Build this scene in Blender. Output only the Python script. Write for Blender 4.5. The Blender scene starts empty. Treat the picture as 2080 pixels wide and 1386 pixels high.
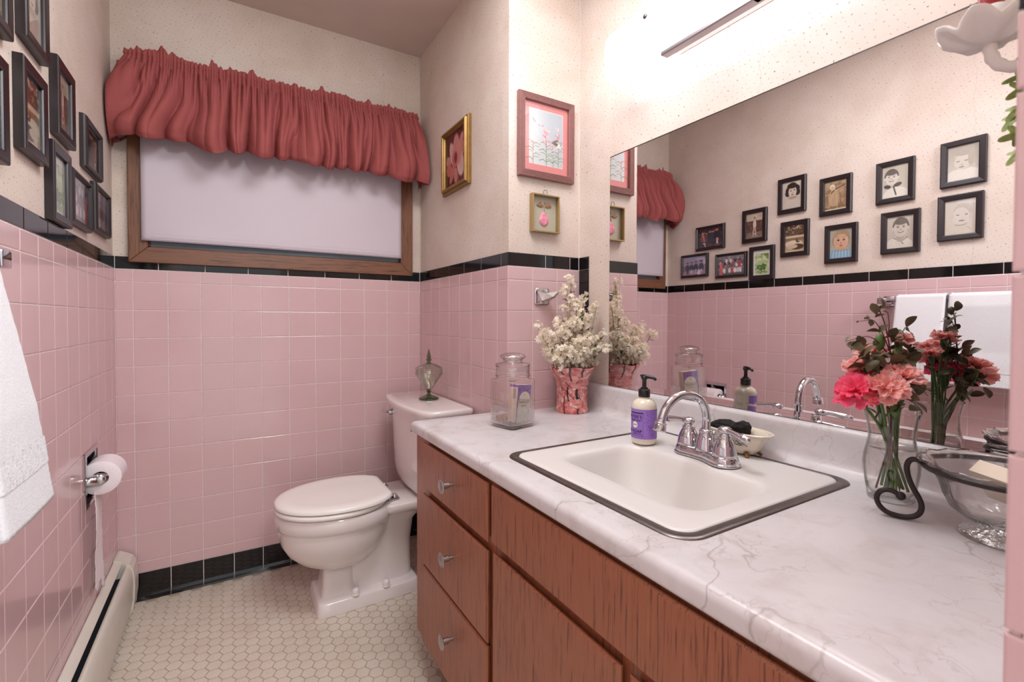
import bpy, bmesh, math, random
import numpy as np
from mathutils import Vector, Matrix, noise
from math import sin, cos, pi, radians, sqrt, exp
random.seed(7)
COL = bpy.context.scene.collection
SC = bpy.context.scene

# ------------------------------------------------------------------ camera, world, lights, exposure
CAM = Vector((0.3719, -2.3145, 1.1078))
_yaw, _pit, _rol = 0.5400, 0.0195, 0.0030
_f = Vector((sin(_yaw) * cos(_pit), cos(_yaw) * cos(_pit), -sin(_pit)))
_r = Vector((cos(_yaw), -sin(_yaw), 0)); _u = _r.cross(_f)
_r2 = _r * cos(_rol) + _u * sin(_rol); _u2 = _r2.cross(_f)
cd = bpy.data.cameras.new('camera'); cam = bpy.data.objects.new('camera', cd); COL.objects.link(cam)
cam.matrix_world = Matrix(((_r2.x, _u2.x, -_f.x, CAM.x), (_r2.y, _u2.y, -_f.y, CAM.y), (_r2.z, _u2.z, -_f.z, CAM.z), (0, 0, 0, 1)))
cd.sensor_width = 36; cd.lens = 958.41 / 2080 * 36; cd.shift_y = -26.7 / 2080; cd.clip_start = 0.01
cd.dof.use_dof = True; cd.dof.focus_distance = 1.35; cd.dof.aperture_fstop = 6.5
SC.camera = cam
SC.view_settings.view_transform = 'Standard'; SC.view_settings.look = 'None'
SC.view_settings.gamma = 1; SC.view_settings.use_curve_mapping = False
SC.view_settings.exposure = 0.95
SC.cycles.use_denoising = True
SC.cycles.max_bounces = 10; SC.cycles.transparent_max_bounces = 16
SC.cycles.sample_clamp_indirect = 6
SC.cycles.caustics_reflective = False; SC.cycles.caustics_refractive = False
wd = bpy.data.worlds.new('world'); SC.world = wd; wd.use_nodes = True
wd.node_tree.nodes['Background'].inputs[0].default_value = (0.93, 0.97, 1.0, 1)
wd.node_tree.nodes['Background'].inputs[1].default_value = 0.62

def area(name, loc, target, sx, sy, power, color):
    l = bpy.data.lights.new(name, 'AREA'); l.shape = 'RECTANGLE'; l.size = sx; l.size_y = sy
    l.energy = power; l.color = color
    o = bpy.data.objects.new(name, l); COL.objects.link(o); o.location = loc
    o.rotation_euler = (Vector(target) - Vector(loc)).to_track_quat('-Z', 'Y').to_euler()
    return o
area('hallway_fill_light', (0.85, -3.05, 2.36), (0.35, -1.2, 0.8), 0.6, 0.6, 18, (0.96, 0.98, 1.0))  # added fill from behind the camera, not a known fixture
area('bathroom_fill_light', (0.85, -1.40, 2.41), (0.80, -1.40, 0.0), 0.6, 0.6, 9.5, (0.96, 0.98, 1.0))  # unseen fill added overhead to brighten the counter and flowers
LAMP_STRENGTH = 3.6

# ------------------------------------------------------------------ helpers
def srgb(c):
    if isinstance(c, str): c = [int(c[i:i + 2], 16) / 255 for i in (0, 2, 4)]
    return tuple((x / 12.92 if x <= 0.04045 else ((x + 0.055) / 1.055) ** 2.4) for x in c)

class NT:
    """tiny node-tree helper"""
    def __init__(s, name):
        s.m = bpy.data.materials.new(name); s.m.use_nodes = True; s.t = s.m.node_tree
        s.b = s.t.nodes['Principled BSDF']; s.out = s.t.nodes['Material Output']
    def n(s, typ, **kw):
        nd = s.t.nodes.new(typ)
        for k, v in kw.items():
            if k.startswith('i_'):
                key = k[2:]
                nd.inputs[int(key) if key.isdigit() else key.replace('_', ' ')].default_value = v
            else: setattr(nd, k, v)
        return nd
    def l(s, a, b): s.t.links.new(a, b)
    def math(s, op, a, b=None, c=None):
        nd = s.t.nodes.new('ShaderNodeMath'); nd.operation = op
        for i, v in enumerate((a, b, c)):
            if v is None: continue
            if isinstance(v, (int, float)): nd.inputs[i].default_value = v
            else: s.l(v, nd.inputs[i])
        return nd.outputs[0]
    def mix(s, fac, a, b, typ='MIX'):
        nd = s.t.nodes.new('ShaderNodeMix'); nd.data_type = 'RGBA'; nd.blend_type = typ
        for k, v in ((0, fac), (6, a), (7, b)):
            if isinstance(v, (int, float)): nd.inputs[k].default_value = v
            elif isinstance(v, tuple): nd.inputs[k].default_value = (*v[:3], 1)
            else: s.l(v, nd.inputs[k])
        return nd.outputs[2]
    def ramp(s, fac, stops):
        nd = s.t.nodes.new('ShaderNodeValToRGB'); e = nd.color_ramp.elements
        while len(e) < len(stops): e.new(0.5)
        for x, (p, c) in zip(e, stops):
            x.position = p; x.color = (*c[:3], 1) if isinstance(c, tuple) else (c, c, c, 1)
        s.l(fac, nd.inputs[0]); return nd.outputs[0]
    def noise(s, vec, scale, detail=3, rough=0.55, dist=0):
        nd = s.n('ShaderNodeTexNoise', i_Scale=scale, i_Detail=detail, i_Roughness=rough, i_Distortion=dist)
        if vec is not None: s.l(vec, nd.inputs['Vector'])
        return nd.outputs[0]
    def bump(s, h, strength=0.2, dist=0.002):
        nd = s.n('ShaderNodeBump', i_Strength=strength, i_Distance=dist)
        s.l(h, nd.inputs['Height']); s.l(nd.outputs[0], s.b.inputs['Normal'])
    def base(s, c):
        if isinstance(c, tuple): s.b.inputs['Base Color'].default_value = (*c[:3], 1)
        else: s.l(c, s.b.inputs['Base Color'])
    def set(s, **kw):
        for k, v in kw.items():
            key = k.replace('_', ' ')
            if isinstance(v, (int, float, tuple)): s.b.inputs[key].default_value = v
            else: s.l(v, s.b.inputs[key])

def simple(name, col, rough=0.5, metal=0.0, coat=0.0, ns=0, var=0.06, bump=0.0, spec=0.5, sub=0.0):
    t = NT(name); c = srgb(col)
    if ns:
        tc = t.n('ShaderNodeTexCoord').outputs['Object']
        nz = t.noise(tc, ns)
        t.base(t.ramp(nz, [(0.3, tuple(x * (1 - var) for x in c)), (0.7, tuple(min(1, x * (1 + var)) for x in c))]))
        if bump: t.bump(nz, bump)
    else: t.base(c)
    t.set(Roughness=rough, Metallic=metal, Coat_Weight=coat, Specular_IOR_Level=spec)
    if sub: t.set(Subsurface_Weight=sub, Subsurface_Scale=0.01)
    return t.m

M = {}
def tile_mat(name, col, rough, var=0.018, wob=0.07, spec=0.5):
    t = NT(name); c = srgb(col)
    oi = t.n('ShaderNodeObjectInfo').outputs['Random']
    tc = t.n('ShaderNodeTexCoord').outputs['Object']
    geo = t.n('ShaderNodeNewGeometry').outputs['Position']
    base = t.ramp(oi, [(0, tuple(x * (1 - var) for x in c)), (1, tuple(min(1, x * (1 + var)) for x in c))])
    sp = t.noise(geo, 420, 2)
    cl = t.noise(geo, 5, 3)
    c2 = t.mix(t.math('MULTIPLY', sp, 0.22), base, tuple(x * 0.72 for x in c))
    c3 = t.mix(t.ramp(cl, [(0.45, 0.0), (0.8, 0.35)]), c2, tuple(min(1, x * 0.9) for x in (c[0] * .95, c[1] * .9, c[2] * .8)))
    t.base(c3); t.set(Roughness=rough, Specular_IOR_Level=spec)
    w = t.noise(geo, 18, 1); t.bump(w, wob, 0.003)
    return t.m
M['pink'] = tile_mat('glazed_pink_tile', 'dbb9bc', 0.12)
M['black'] = tile_mat('glazed_black_tile', '120f12', 0.07, wob=0.06)
M['grout'] = simple('grout', 'e2d6d2', 0.85, ns=60, var=0.1)

def wallpaper():
    t = NT('dotted_wallpaper')
    uv = t.n('ShaderNodeUVMap').outputs[0]
    jn = t.n('ShaderNodeTexNoise', i_Scale=22, i_Detail=1); t.l(uv, jn.inputs[0]); jm = t.n('ShaderNodeVectorMath', operation='MULTIPLY_ADD'); t.l(jn.outputs[1], jm.inputs[0]); jm.inputs[1].default_value = (.035, .035, 0); t.l(uv, jm.inputs[2])
    sep = t.n('ShaderNodeSeparateXYZ'); t.l(jm.outputs[0], sep.inputs[0]); U, V = sep.outputs[0], sep.outputs[1]
    # tiny printed dots on a diamond lattice, uneven strength
    dots = None
    for (s1, ang, ph, thr) in ((0.023, 0.42, 0.0, 0.062), (0.023, 0.42, 0.5, 0.050)):
        a = t.math('ADD', t.math('MULTIPLY', U, cos(ang) / s1), t.math('MULTIPLY', V, sin(ang) / s1))
        b = t.math('ADD', t.math('MULTIPLY', U, -sin(ang) / s1), t.math('MULTIPLY', V, cos(ang) / s1))
        fa = t.math('SUBTRACT', t.math('FRACT', t.math('ADD', a, ph)), 0.5)
        fb = t.math('SUBTRACT', t.math('FRACT', t.math('ADD', b, ph)), 0.5)
        r = t.math('SQRT', t.math('ADD', t.math('MULTIPLY', fa, fa), t.math('MULTIPLY', fb, fb)))
        d = t.math('LESS_THAN', r, thr)
        dots = d if dots is None else t.math('MAXIMUM', dots, d)
    nv = t.noise(uv, 55, 1)
    dots = t.math('MULTIPLY', dots, t.ramp(nv, [(0.35, 0.25), (0.6, 1.0)]))
    big = t.noise(uv, 2.6, 5, 0.62, 0.3)
    col = t.ramp(big, [(0.28, srgb('cfbdb0')), (0.5, srgb('dccdc2')), (0.66, srgb('e2d6cd')), (0.74, srgb('e4dfdc'))])
    sc1 = t.noise(uv, 9, 6, 0.75); sc2 = t.noise(uv, 1.7, 2)
    col = t.mix(t.math('MULTIPLY', t.ramp(sc1, [(0.55, 0.0), (0.68, 1.0)]), t.ramp(sc2, [(0.48, 0.0), (0.62, 0.55)])), col, srgb('e2dfdf'))
    weave = t.n('ShaderNodeTexNoise', i_Scale=300, i_Detail=1)
    mp = t.n('ShaderNodeMapping'); mp.inputs['Scale'].default_value = (3, 0.15, 1); t.l(uv, mp.inputs[0]); t.l(mp.outputs[0], weave.inputs['Vector'])
    col = t.mix(t.math('MULTIPLY', weave.outputs[0], 0.12), col, srgb('b79f8e'))
    col = t.mix(dots, col, srgb('8a6f62'))
    # seams of the paper strips
    sm = t.math('LESS_THAN', t.math('ABSOLUTE', t.math('SUBTRACT', t.math('FRACT', t.math('DIVIDE', t.math('ADD', U, 0.27), 0.525)), 0.5)), 0.0009)
    col = t.mix(t.math('MULTIPLY', sm, 0.45), col, srgb('96806f'))
    t.base(col); t.set(Roughness=0.62); t.bump(weave.outputs[0], 0.12, 0.001)
    return t.m
M['paper'] = wallpaper()
M['ceiling'] = simple('ceiling_paint', 'cdbbb2', 0.85, ns=6, var=0.04)
M['chrome'] = simple('chrome', 'cccbd0', 0.07, metal=1)
M['steel'] = simple('brushed_steel', '736b69', 0.36, metal=1, ns=90, var=0.1)
M['porcelain'] = simple('white_porcelain', 'e9e0de', 0.12, coat=0.5, ns=3, var=0.02)
M['sinkwhite'] = simple('sink_enamel', 'e3dedb', 0.34)
M['seat'] = simple('toilet_seat_plastic', 'f7f2ee', 0.25)
M['towel'] = simple('white_terry', 'e4e3e6', 0.95, ns=330, var=0.04, bump=0.5)
M['paperroll'] = simple('toilet_tissue', 'f3e9ec', 0.95, ns=120, var=0.02, bump=0.2)
M['heater'] = simple('cream_enamel', 'ded8cd', 0.4, ns=12, var=0.03)
M['dark'] = simple('dark_interior', '17171c', 0.35)
M['fin'] = simple('heater_fin_metal', '6a6a72', 0.35, metal=0.8)
M['framewood'] = simple('dark_brown_frame', '231a1d', 0.33, ns=40, var=0.12)
M['ivory'] = simple('ivory_backing', 'cfc0a8', 0.8)
M['blackplastic'] = simple('black_plastic', '1a1416', 0.3)
M['iron'] = simple('black_wrought_iron', '241a18', 0.45, ns=80, var=0.2)
M['blackcloth'] = simple('black_sponge', '1b1819', 0.95, ns=150, var=0.4, bump=0.8)
M['cream'] = simple('cream_ceramic', 'e9ddcb', 0.2, coat=0.4)
M['greenleaf'] = simple('green_leaf', '4e6238', 0.55, ns=60, var=0.35)
M['darkleaf'] = simple('bronze_green_leaf', '5a5136', 0.5, ns=50, var=0.35)
M['stemgreen'] = simple('flower_stem', '5b7a3e', 0.5, ns=60, var=0.2)
M['redstem'] = simple('red_brown_stem', '55292a', 0.5)
M['calyx'] = simple('calyx_green', '57753a', 0.5, ns=90, var=0.25)

M['twig'] = simple('dry_twig', '93845c', 0.7)
M['ivyleaf'] = simple('ivy_leaf', '7d8f45', 0.5, ns=60, var=0.45)
M['candle'] = simple('red_wax', '98131a', 0.35)
M['ceramicgrey'] = simple('white_bisque', 'e6e2df', 0.5, ns=25, var=0.05)
M['blind'] = simple('roller_blind_vinyl', 'd0c5ce', 0.55, ns=4, var=0.015)
M['goldtrim'] = simple('brass_gold', '94703c', 0.36, metal=0.55, ns=30, var=0.15)
M['palegold'] = simple('pale_brass', 'ae9569', 0.35, metal=0.6)
M['rosewood'] = simple('rose_painted_wood', '8f635f', 0.45, ns=50, var=0.1)
M['white'] = simple('white_paint', 'e8e2de', 0.5)

def petal(name, c1, c2):
    t = NT(name); t.t.nodes.remove(t.b)
    tc = t.n('ShaderNodeTexCoord').outputs['Object']
    nz = t.noise(tc, 70, 3); col = t.ramp(nz, [(0.3, srgb(c1)), (0.7, srgb(c2))])
    d = t.n('ShaderNodeBsdfDiffuse'); tl_ = t.n('ShaderNodeBsdfTranslucent'); t.l(col, d.inputs[0]); t.l(col, tl_.inputs[0])
    mx = t.n('ShaderNodeMixShader'); mx.inputs[0].default_value = 0.42
    t.l(d.outputs[0], mx.inputs[1]); t.l(tl_.outputs[0], mx.inputs[2]); t.l(mx.outputs[0], t.out.inputs[0])
    return t.m
M['pale'] = petal('dried_cream_petal', 'fff2de', 'fffcf4')
M['petalpale'] = petal('pale_pink_petal', 'fdaea6', 'ffd6d0')
M['petalhot'] = petal('hot_pink_petal', 'f84a78', 'ff8aa6')

def wood(name, c_dark, c_mid, c_light, rough, horiz=False, grain=1.0, axis='Z'):
    t = NT(name)
    tc = t.n('ShaderNodeTexCoord').outputs['Object']
    mp = t.n('ShaderNodeMapping'); t.l(tc, mp.inputs[0])
    sc = {'Z': (60, 60, 2.2), 'Y': (60, 2.2, 60), 'X': (2.2, 60, 60)}[axis]
    mp.inputs['Scale'].default_value = tuple(x * grain for x in sc)
    fine = t.noise(mp.outputs[0], 5.0, 5, 0.62, 0.15)
    mp2 = t.n('ShaderNodeMapping'); t.l(tc, mp2.inputs[0]); mp2.inputs['Scale'].default_value = tuple(x * 0.13 * grain for x in sc)
    big = t.noise(mp2.outputs[0], 2.4, 3, 0.5, 1.2)
    bands = t.math('SINE', t.math('MULTIPLY', big, 48))
    g = t.math('ADD', t.math('MULTIPLY', bands, 0.06), fine)
    t.base(t.ramp(g, [(0.32, srgb(c_dark)), (0.45, srgb(c_mid)), (0.62, srgb(c_mid)), (0.80, srgb(c_light))]))
    t.set(Roughness=rough, Coat_Weight=0.25, Coat_Roughness=0.25)
    t.bump(fine, 0.15, 0.0006)
    return t.m
M['oak'] = wood('vanity_oak', '5c2c1a', '98593d', 'ad7150', 0.42, axis='Z')
M['oakY'] = wood('vanity_oak_rail', '5a2a1a', '8c5036', 'a06848', 0.42, axis='Y')
M['casing'] = wood('window_casing_oak_h', '4d2f20', '7d533b', '96684c', 0.5, axis='X')
M['casingv'] = wood('window_casing_oak_v', '4d2f20', '7d533b', '96684c', 0.5, axis='Z')

def marble():
    t = NT('marbled_laminate')
    tc = t.n('ShaderNodeTexCoord').outputs['Object']
    n1 = t.noise(tc, 3.5, 5, 0.6, 0.8)
    col = t.ramp(n1, [(0.3, srgb('cfcacb')), (0.55, srgb('dbd6d8')), (0.75, srgb('c2bdba'))])
    n4 = t.noise(tc, 14, 4, 0.65, 0.5)
    col = t.mix(t.ramp(n4, [(0.50, 0.0), (0.74, 0.75)]), col, srgb('c4b9b5'))
    for sc, w, k, dark in ((4.5, 0.012, 0.6, '958985'), (9.0, 0.016, 0.5, 'a59995')):
        wv = t.n('ShaderNodeTexNoise', i_Scale=sc * 1.3, i_Detail=4); t.l(tc, wv.inputs[0])
        vm = t.n('ShaderNodeVectorMath', operation='MULTIPLY_ADD'); t.l(wv.outputs[1], vm.inputs[0]); vm.inputs[1].default_value = (0.22, 0.22, 0.22); t.l(tc, vm.inputs[2])
        vo = t.n('ShaderNodeTexVoronoi', feature='DISTANCE_TO_EDGE', i_Scale=sc); t.l(vm.outputs[0], vo.inputs['Vector'])
        line = t.ramp(vo.outputs['Distance'], [(0.0, 1.0), (w, 0.0)])
        pres = t.ramp(t.noise(tc, sc * 0.9, 2), [(0.42, 0.0), (0.62, 1.0)])
        col = t.mix(t.math('MULTIPLY', t.math('MULTIPLY', line, pres), k), col, srgb(dark))
    t.base(col); t.set(Roughness=0.28, Specular_IOR_Level=0.4)
    return t.m
M['marble'] = marble()

def thin_glass(name, tint, edge, rough=0.02, bump=0, refl=1.0):
    """thin clear sheet: tint grows towards grazing angles, Schlick reflection on both faces"""
    t = NT(name); t.t.nodes.remove(t.b)
    lw = t.n('ShaderNodeLayerWeight', i_Blend=0.5)
    tr = t.n('ShaderNodeBsdfTransparent')
    gl = t.n('ShaderNodeBsdfGlossy', i_Roughness=rough)
    if bump:
        tc = t.n('ShaderNodeTexCoord').outputs['Object']; nz = t.noise(tc, 130, 2)
        bp = t.n('ShaderNodeBump', i_Strength=bump, i_Distance=0.003); t.l(nz, bp.inputs['Height'])
        t.l(bp.outputs[0], gl.inputs['Normal']); t.l(bp.outputs[0], lw.inputs['Normal'])
    fc = lw.outputs['Facing']
    t.l(t.ramp(fc, [(0.0, srgb(tint)), (0.55, srgb(tint)), (0.95, srgb(edge))]), tr.inputs[0])
    fr = t.math('ADD', t.math('MULTIPLY', t.math('POWER', fc, 4.0), 0.75 * refl), 0.04 * refl)
    mx = t.n('ShaderNodeMixShader')
    t.l(t.math('MINIMUM', fr, 1.0), mx.inputs[0]); t.l(tr.outputs[0], mx.inputs[1]); t.l(gl.outputs[0], mx.inputs[2])
    t.l(mx.outputs[0], t.out.inputs[0])
    return t.m
M['glass'] = thin_glass('clear_glass', 'fdfcfb', '868685', refl=1.6)
M['pane'] = thin_glass('picture_glass', 'ffffff', 'f0f0f0')
M['greenglass'] = thin_glass('green_glass', 'f4f7f2', '9fb09b', refl=1.6)
M['greensolid'] = thin_glass('thick_green_glass', 'b3c4aa', '66805f', refl=1.4)
M['cutglass'] = thin_glass('cut_glass', 'fbfaf9', 'a09d9b', bump=1.0, refl=5.0)
M['water'] = thin_glass('water', 'eef2ee', 'c6ccc6', refl=1.2)
M['winglass'] = simple('night_window_glass', '93a6b4', 0.5)

def emit(name, col, s):
    t = NT(name); t.set(Emission_Color=(*srgb(col), 1), Emission_Strength=s); t.base(srgb('ffffff')); t.set(Roughness=0.4)
    return t.m
t = NT('lit_lamp_glass'); t.base(srgb('ffffff')); t.set(Roughness=0.4, Emission_Color=(*srgb('f1f3ff'), 1))
sy = t.n('ShaderNodeSeparateXYZ'); t.l(t.n('ShaderNodeNewGeometry').outputs['Position'], sy.inputs[0])
dl = t.math('MINIMUM', t.math('SUBTRACT', -1.148, sy.outputs[1]), t.math('ADD', sy.outputs[1], 2.095))      # metres from the nearer end; the tube inside is shorter than the glass
fr_ = t.noise(t.n('ShaderNodeTexCoord').outputs['Object'], 60, 3)
t.l(t.math('MULTIPLY', t.math('ADD', t.ramp(t.math('MULTIPLY', dl, 4.5), [(0.0, 0.20), (0.35, 0.30), (0.8, 1.0)]), t.math('MULTIPLY', fr_, 0.05)), LAMP_STRENGTH), t.b.inputs['Emission Strength'])
M['lamp'] = t.m

def vcol_mat(name, rough=0.6, coat=0.0):
    t = NT(name); a = t.n('ShaderNodeVertexColor', layer_name='Col'); t.base(a.outputs[0]); t.set(Roughness=rough, Coat_Weight=coat)
    return t.m
M['print'] = vcol_mat('printed_colour', 0.5)
M['vasepaint'] = vcol_mat('hand_painted_glaze', 0.22, 0.4)

# ---- mesh building
class MB:
    def __init__(s): s.v = []; s.f = []; s.mi = []; s.sm = []
    def add(s, vs, fs, mi=0, smooth=False):
        o = len(s.v); s.v += [tuple(v) for v in vs]
        for f in fs: s.f.append(tuple(i + o for i in f)); s.mi.append(mi); s.sm.append(smooth)
        return s
    def box(s, lo, hi, mi=0):
        x0, y0, z0 = lo; x1, y1, z1 = hi
        vs = [(x0, y0, z0), (x1, y0, z0), (x1, y1, z0), (x0, y1, z0), (x0, y0, z1), (x1, y0, z1), (x1, y1, z1), (x0, y1, z1)]
        return s.add(vs, [(3, 2, 1, 0), (4, 5, 6, 7), (0, 1, 5, 4), (1, 2, 6, 5), (2, 3, 7, 6), (3, 0, 4, 7)], mi)
    def cbox(s, lo, hi, c, mi=0):
        """box with chamfered edges everywhere"""
        b = bmesh.new(); bmesh.ops.create_cube(b, size=1)
        for v in b.verts: v.co = Vector([lo[i] + (v.co[i] + .5) * (hi[i] - lo[i]) for i in range(3)])
        bmesh.ops.bevel(b, geom=b.edges[:], offset=c, segments=2, affect='EDGES', profile=0.5)
        b.verts.index_update(); s.add([v.co[:] for v in b.verts], [[v.index for v in f.verts] for f in b.faces], mi); b.free(); return s
    def loft(s, rings, close=True, cap0=True, cap1=True, mi=0, smooth=True):
        n = len(rings[0]); vs = [p for r in rings for p in r]; fs = []
        for k in range(len(rings) - 1):
            for i in range(n if close else n - 1):
                j = (i + 1) % n; fs.append((k * n + i, k * n + j, (k + 1) * n + j, (k + 1) * n + i))
        if cap0: fs.append(tuple(range(n - 1, -1, -1)))
        if cap1: fs.append(tuple((len(rings) - 1) * n + i for i in range(n)))
        return s.add(vs, fs, mi, smooth)
    def lathe(s, prof, n=32, c=(0, 0, 0), mi=0, cap0=False, cap1=False, sq=None):
        rings = []
        for r, z in prof:
            rings.append([(c[0] + max(r, 1e-5) * cos(2 * pi * i / n), c[1] + max(r, 1e-5) * sin(2 * pi * i / n), c[2] + z) for i in range(n)])
        return s.loft(rings, True, cap0, cap1, mi)
    def tube(s, pts, rad, n=10, mi=0, caps=True):
        pts = [Vector(p) for p in pts]; m = len(pts)
        R = rad if isinstance(rad, (list, tuple)) else [rad] * m
        T = [(pts[min(i + 1, m - 1)] - pts[max(i - 1, 0)]).normalized() for i in range(m)]
        up = Vector((0, 0, 1)) if abs(T[0].z) < 0.9 else Vector((1, 0, 0))
        a = T[0].cross(up).normalized(); rings = []
        for i in range(m):
            a = (a - T[i] * a.dot(T[i])).normalized(); b = T[i].cross(a)
            rings.append([pts[i] + (a * cos(2 * pi * k / n) + b * sin(2 * pi * k / n)) * R[i] for k in range(n)])
        return s.loft(rings, True, caps, caps, mi)
    def grid(s, fn, nu, nv, mi=0, smooth=True, closeu=False):
        vs = [fn(i / (nu if closeu else nu - 1), j / (nv - 1)) for j in range(nv) for i in range(nu)]
        fs = []
        for j in range(nv - 1):
            for i in range(nu if closeu else nu - 1):
                k = (i + 1) % nu; fs.append((j * nu + i, j * nu + k, (j + 1) * nu + k, (j + 1) * nu + i))
        return s.add(vs, fs, mi, smooth)
    def mesh(s, name, mats):
        me = bpy.data.meshes.new(name); me.from_pydata(s.v, [], s.f)
        for m in (mats if isinstance(mats, (list, tuple)) else [mats]): me.materials.append(M[m] if isinstance(m, str) else m)
        me.polygons.foreach_set('material_index', s.mi); me.polygons.foreach_set('use_smooth', s.sm); me.update()
        return me
    def obj(s, name, mats, parent=None, world=True, mat=None, fixn=False, auto=None):
        me = s.mesh(name, mats)
        if fixn:
            b = bmesh.new(); b.from_mesh(me); bmesh.ops.recalc_face_normals(b, faces=b.faces[:]); b.to_mesh(me); b.free()
        if auto: me.set_sharp_from_angle(angle=radians(auto))
        return link(name, me, parent, world, mat)

def link(name, me, parent=None, world=True, mat=None):
    o = bpy.data.objects.new(name, me); COL.objects.link(o)
    if parent is not None:
        o.parent = parent
        if world: o.matrix_parent_inverse = root_mw(parent).inverted()
    if mat is not None: o.matrix_basis = mat
    return o
def root_mw(o):
    m = o.matrix_basis.copy()
    while o.parent is not None:
        m = o.matrix_parent_inverse @ m; o = o.parent; m = o.matrix_basis @ m
    return m
def tag(o, label=None, cat=None, group=None, kind=None):
    for k, v in (('label', label), ('category', cat), ('group', group), ('kind', kind)):
        if v: o[k] = v
    return o
def thing(name, label, cat, loc=(0, 0, 0), group=None, basis=None):
    o = bpy.data.objects.new(name, None); COL.objects.link(o); o.empty_display_size = 0.05
    if basis is None: o.location = loc
    else: o.matrix_basis = basis
    return tag(o, label, cat, group)
def basis(loc, x, y):
    x = Vector(x); y = Vector(y); z = x.cross(y)
    return Matrix(((x.x, y.x, z.x, loc[0]), (x.y, y.y, z.y, loc[1]), (x.z, y.z, z.z, loc[2]), (0, 0, 0, 1)))
def rring(x0, x1, y0, y1, r, z, n=8):
    out = []
    for cx, cy, a0 in ((x1 - r, y1 - r, 0), (x0 + r, y1 - r, 90), (x0 + r, y0 + r, 180), (x1 - r, y0 + r, 270)):
        for k in range(n + 1):
            a = radians(a0 + 90 * k / n); out.append((cx + r * cos(a), cy + r * sin(a), z))
    return out
def sring(cx, cy, a, b, z, e=2.0, n=40, egg=0.0):
    """superellipse ring; egg widens towards +x"""
    out = []
    for k in range(n):
        t = 2 * pi * k / n; c, s = cos(t), sin(t)
        x = abs(c) ** (2 / e) * (1 if c >= 0 else -1); y = abs(s) ** (2 / e) * (1 if s >= 0 else -1)
        out.append((cx + a * x, cy + b * y * (1 + egg * x), z))
    return out

# ---- painted prints (flat colours per vertex of a fine grid)
class Canvas:
    def __init__(s, w, h, col, nx=72, seed=0):
        s.nx = nx; s.ny = max(8, int(nx * h / w)); s.w, s.h = w, h
        s.X, s.Y = np.meshgrid(np.linspace(0, 1, s.nx), np.linspace(0, 1, s.ny))
        s.a = np.zeros((s.ny, s.nx, 3)); s.a[:] = s.c(col); s.rs = np.random.RandomState(seed)
    def c(s, col):
        return np.array([int(col[i:i + 2], 16) / 255 for i in (0, 2, 4)]) if isinstance(col, str) else np.array(col)
    def put(s, m, col, al=1.0):
        m = np.clip(m, 0, 1)[..., None] * al; s.a = s.a * (1 - m) + s.c(col) * m; return s
    def ell(s, cx, cy, rx, ry, col, al=1.0, rot=0, soft=0.08):
        dx, dy = s.X - cx, (s.Y - cy) * s.h / s.w; ry = ry * s.h / s.w
        c, n = cos(rot), sin(rot); u, v = dx * c + dy * n, -dx * n + dy * c
        d = np.sqrt((u / rx) ** 2 + (v / ry) ** 2)
        return s.put((1 - d) / soft + 0.5, col, al)
    def rect(s, x0, y0, x1, y1, col, al=1.0):
        return s.put(((s.X >= x0) & (s.X <= x1) & (s.Y >= y0) & (s.Y <= y1)).astype(float), col, al)
    def line(s, x0, y0, x1, y1, w, col, al=1.0):
        asp = s.h / s.w; ax, ay, bx, by = x0, y0 * asp, x1, y1 * asp
        px, py = s.X - ax, s.Y * asp - ay; dx, dy = bx - ax, by - ay; L = dx * dx + dy * dy + 1e-9
        t = np.clip((px * dx + py * dy) / L, 0, 1); d = np.hypot(px - t * dx, py - t * dy)
        return s.put((w - d) / (0.006) + 0.5, col, al)
    def curve(s, pts, w, col, al=1.0):
        for a, b in zip(pts[:-1], pts[1:]): s.line(*a, *b, w, col, al)
        return s
    def grad(s, c0, c1, y0=0, y1=1):
        t = np.clip((s.Y - y0) / (y1 - y0), 0, 1)[..., None]; s.a = s.c(c0) * (1 - t) + s.c(c1) * t; return s
    def speck(s, x0, y0, x1, y1, cols, n, r=0.02, al=0.8):
        for _ in range(n):
            s.ell(s.rs.uniform(x0, x1), s.rs.uniform(y0, y1), r * s.rs.uniform(.5, 1.4), r * s.w / s.h * s.rs.uniform(.5, 1.4), cols[s.rs.randint(len(cols))], al, soft=0.5)
        return s
    def grain(s, k=0.02): s.a = np.clip(s.a + s.rs.randn(s.ny, s.nx, 1) * k, 0, 1); return s
    def mesh(s, name, fn=None, flip=False, mat='print'):
        """fn maps (u,v) in 0..1 to a 3-D point; default a flat plate centred on 0"""
        fn = fn or (lambda u, v: ((u - .5) * s.w, (v - .5) * s.h, 0))
        mb = MB().grid(lambda u, v: fn(u, v), s.nx, s.ny)
        me = mb.mesh(name, mat); a = s.a[:, ::-1] if flip else s.a
        lin = np.where(a <= 0.04045, a / 12.92, ((a + 0.055) / 1.055) ** 2.4)
        at = me.color_attributes.new('Col', 'FLOAT_COLOR', 'POINT')
        buf = np.ones((s.ny * s.nx, 4), np.float32); buf[:, :3] = lin.reshape(-1, 3); at.data.foreach_set('color', buf.ravel())
        return me

def text_mesh(name, body, size, align='CENTER', extrude=0.0002, bold=0.0):
    cu = bpy.data.curves.new(name, 'FONT'); cu.body = body; cu.size = size; cu.align_x = align; cu.align_y = 'CENTER'
    cu.extrude = extrude; cu.offset = bold; cu.resolution_u = 3
    o = bpy.data.objects.new(name, cu); COL.objects.link(o)
    dg = bpy.context.evaluated_depsgraph_get(); me = bpy.data.meshes.new_from_object(o.evaluated_get(dg))
    bpy.data.objects.remove(o); bpy.data.curves.remove(cu); me.name = name
    return me

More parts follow.
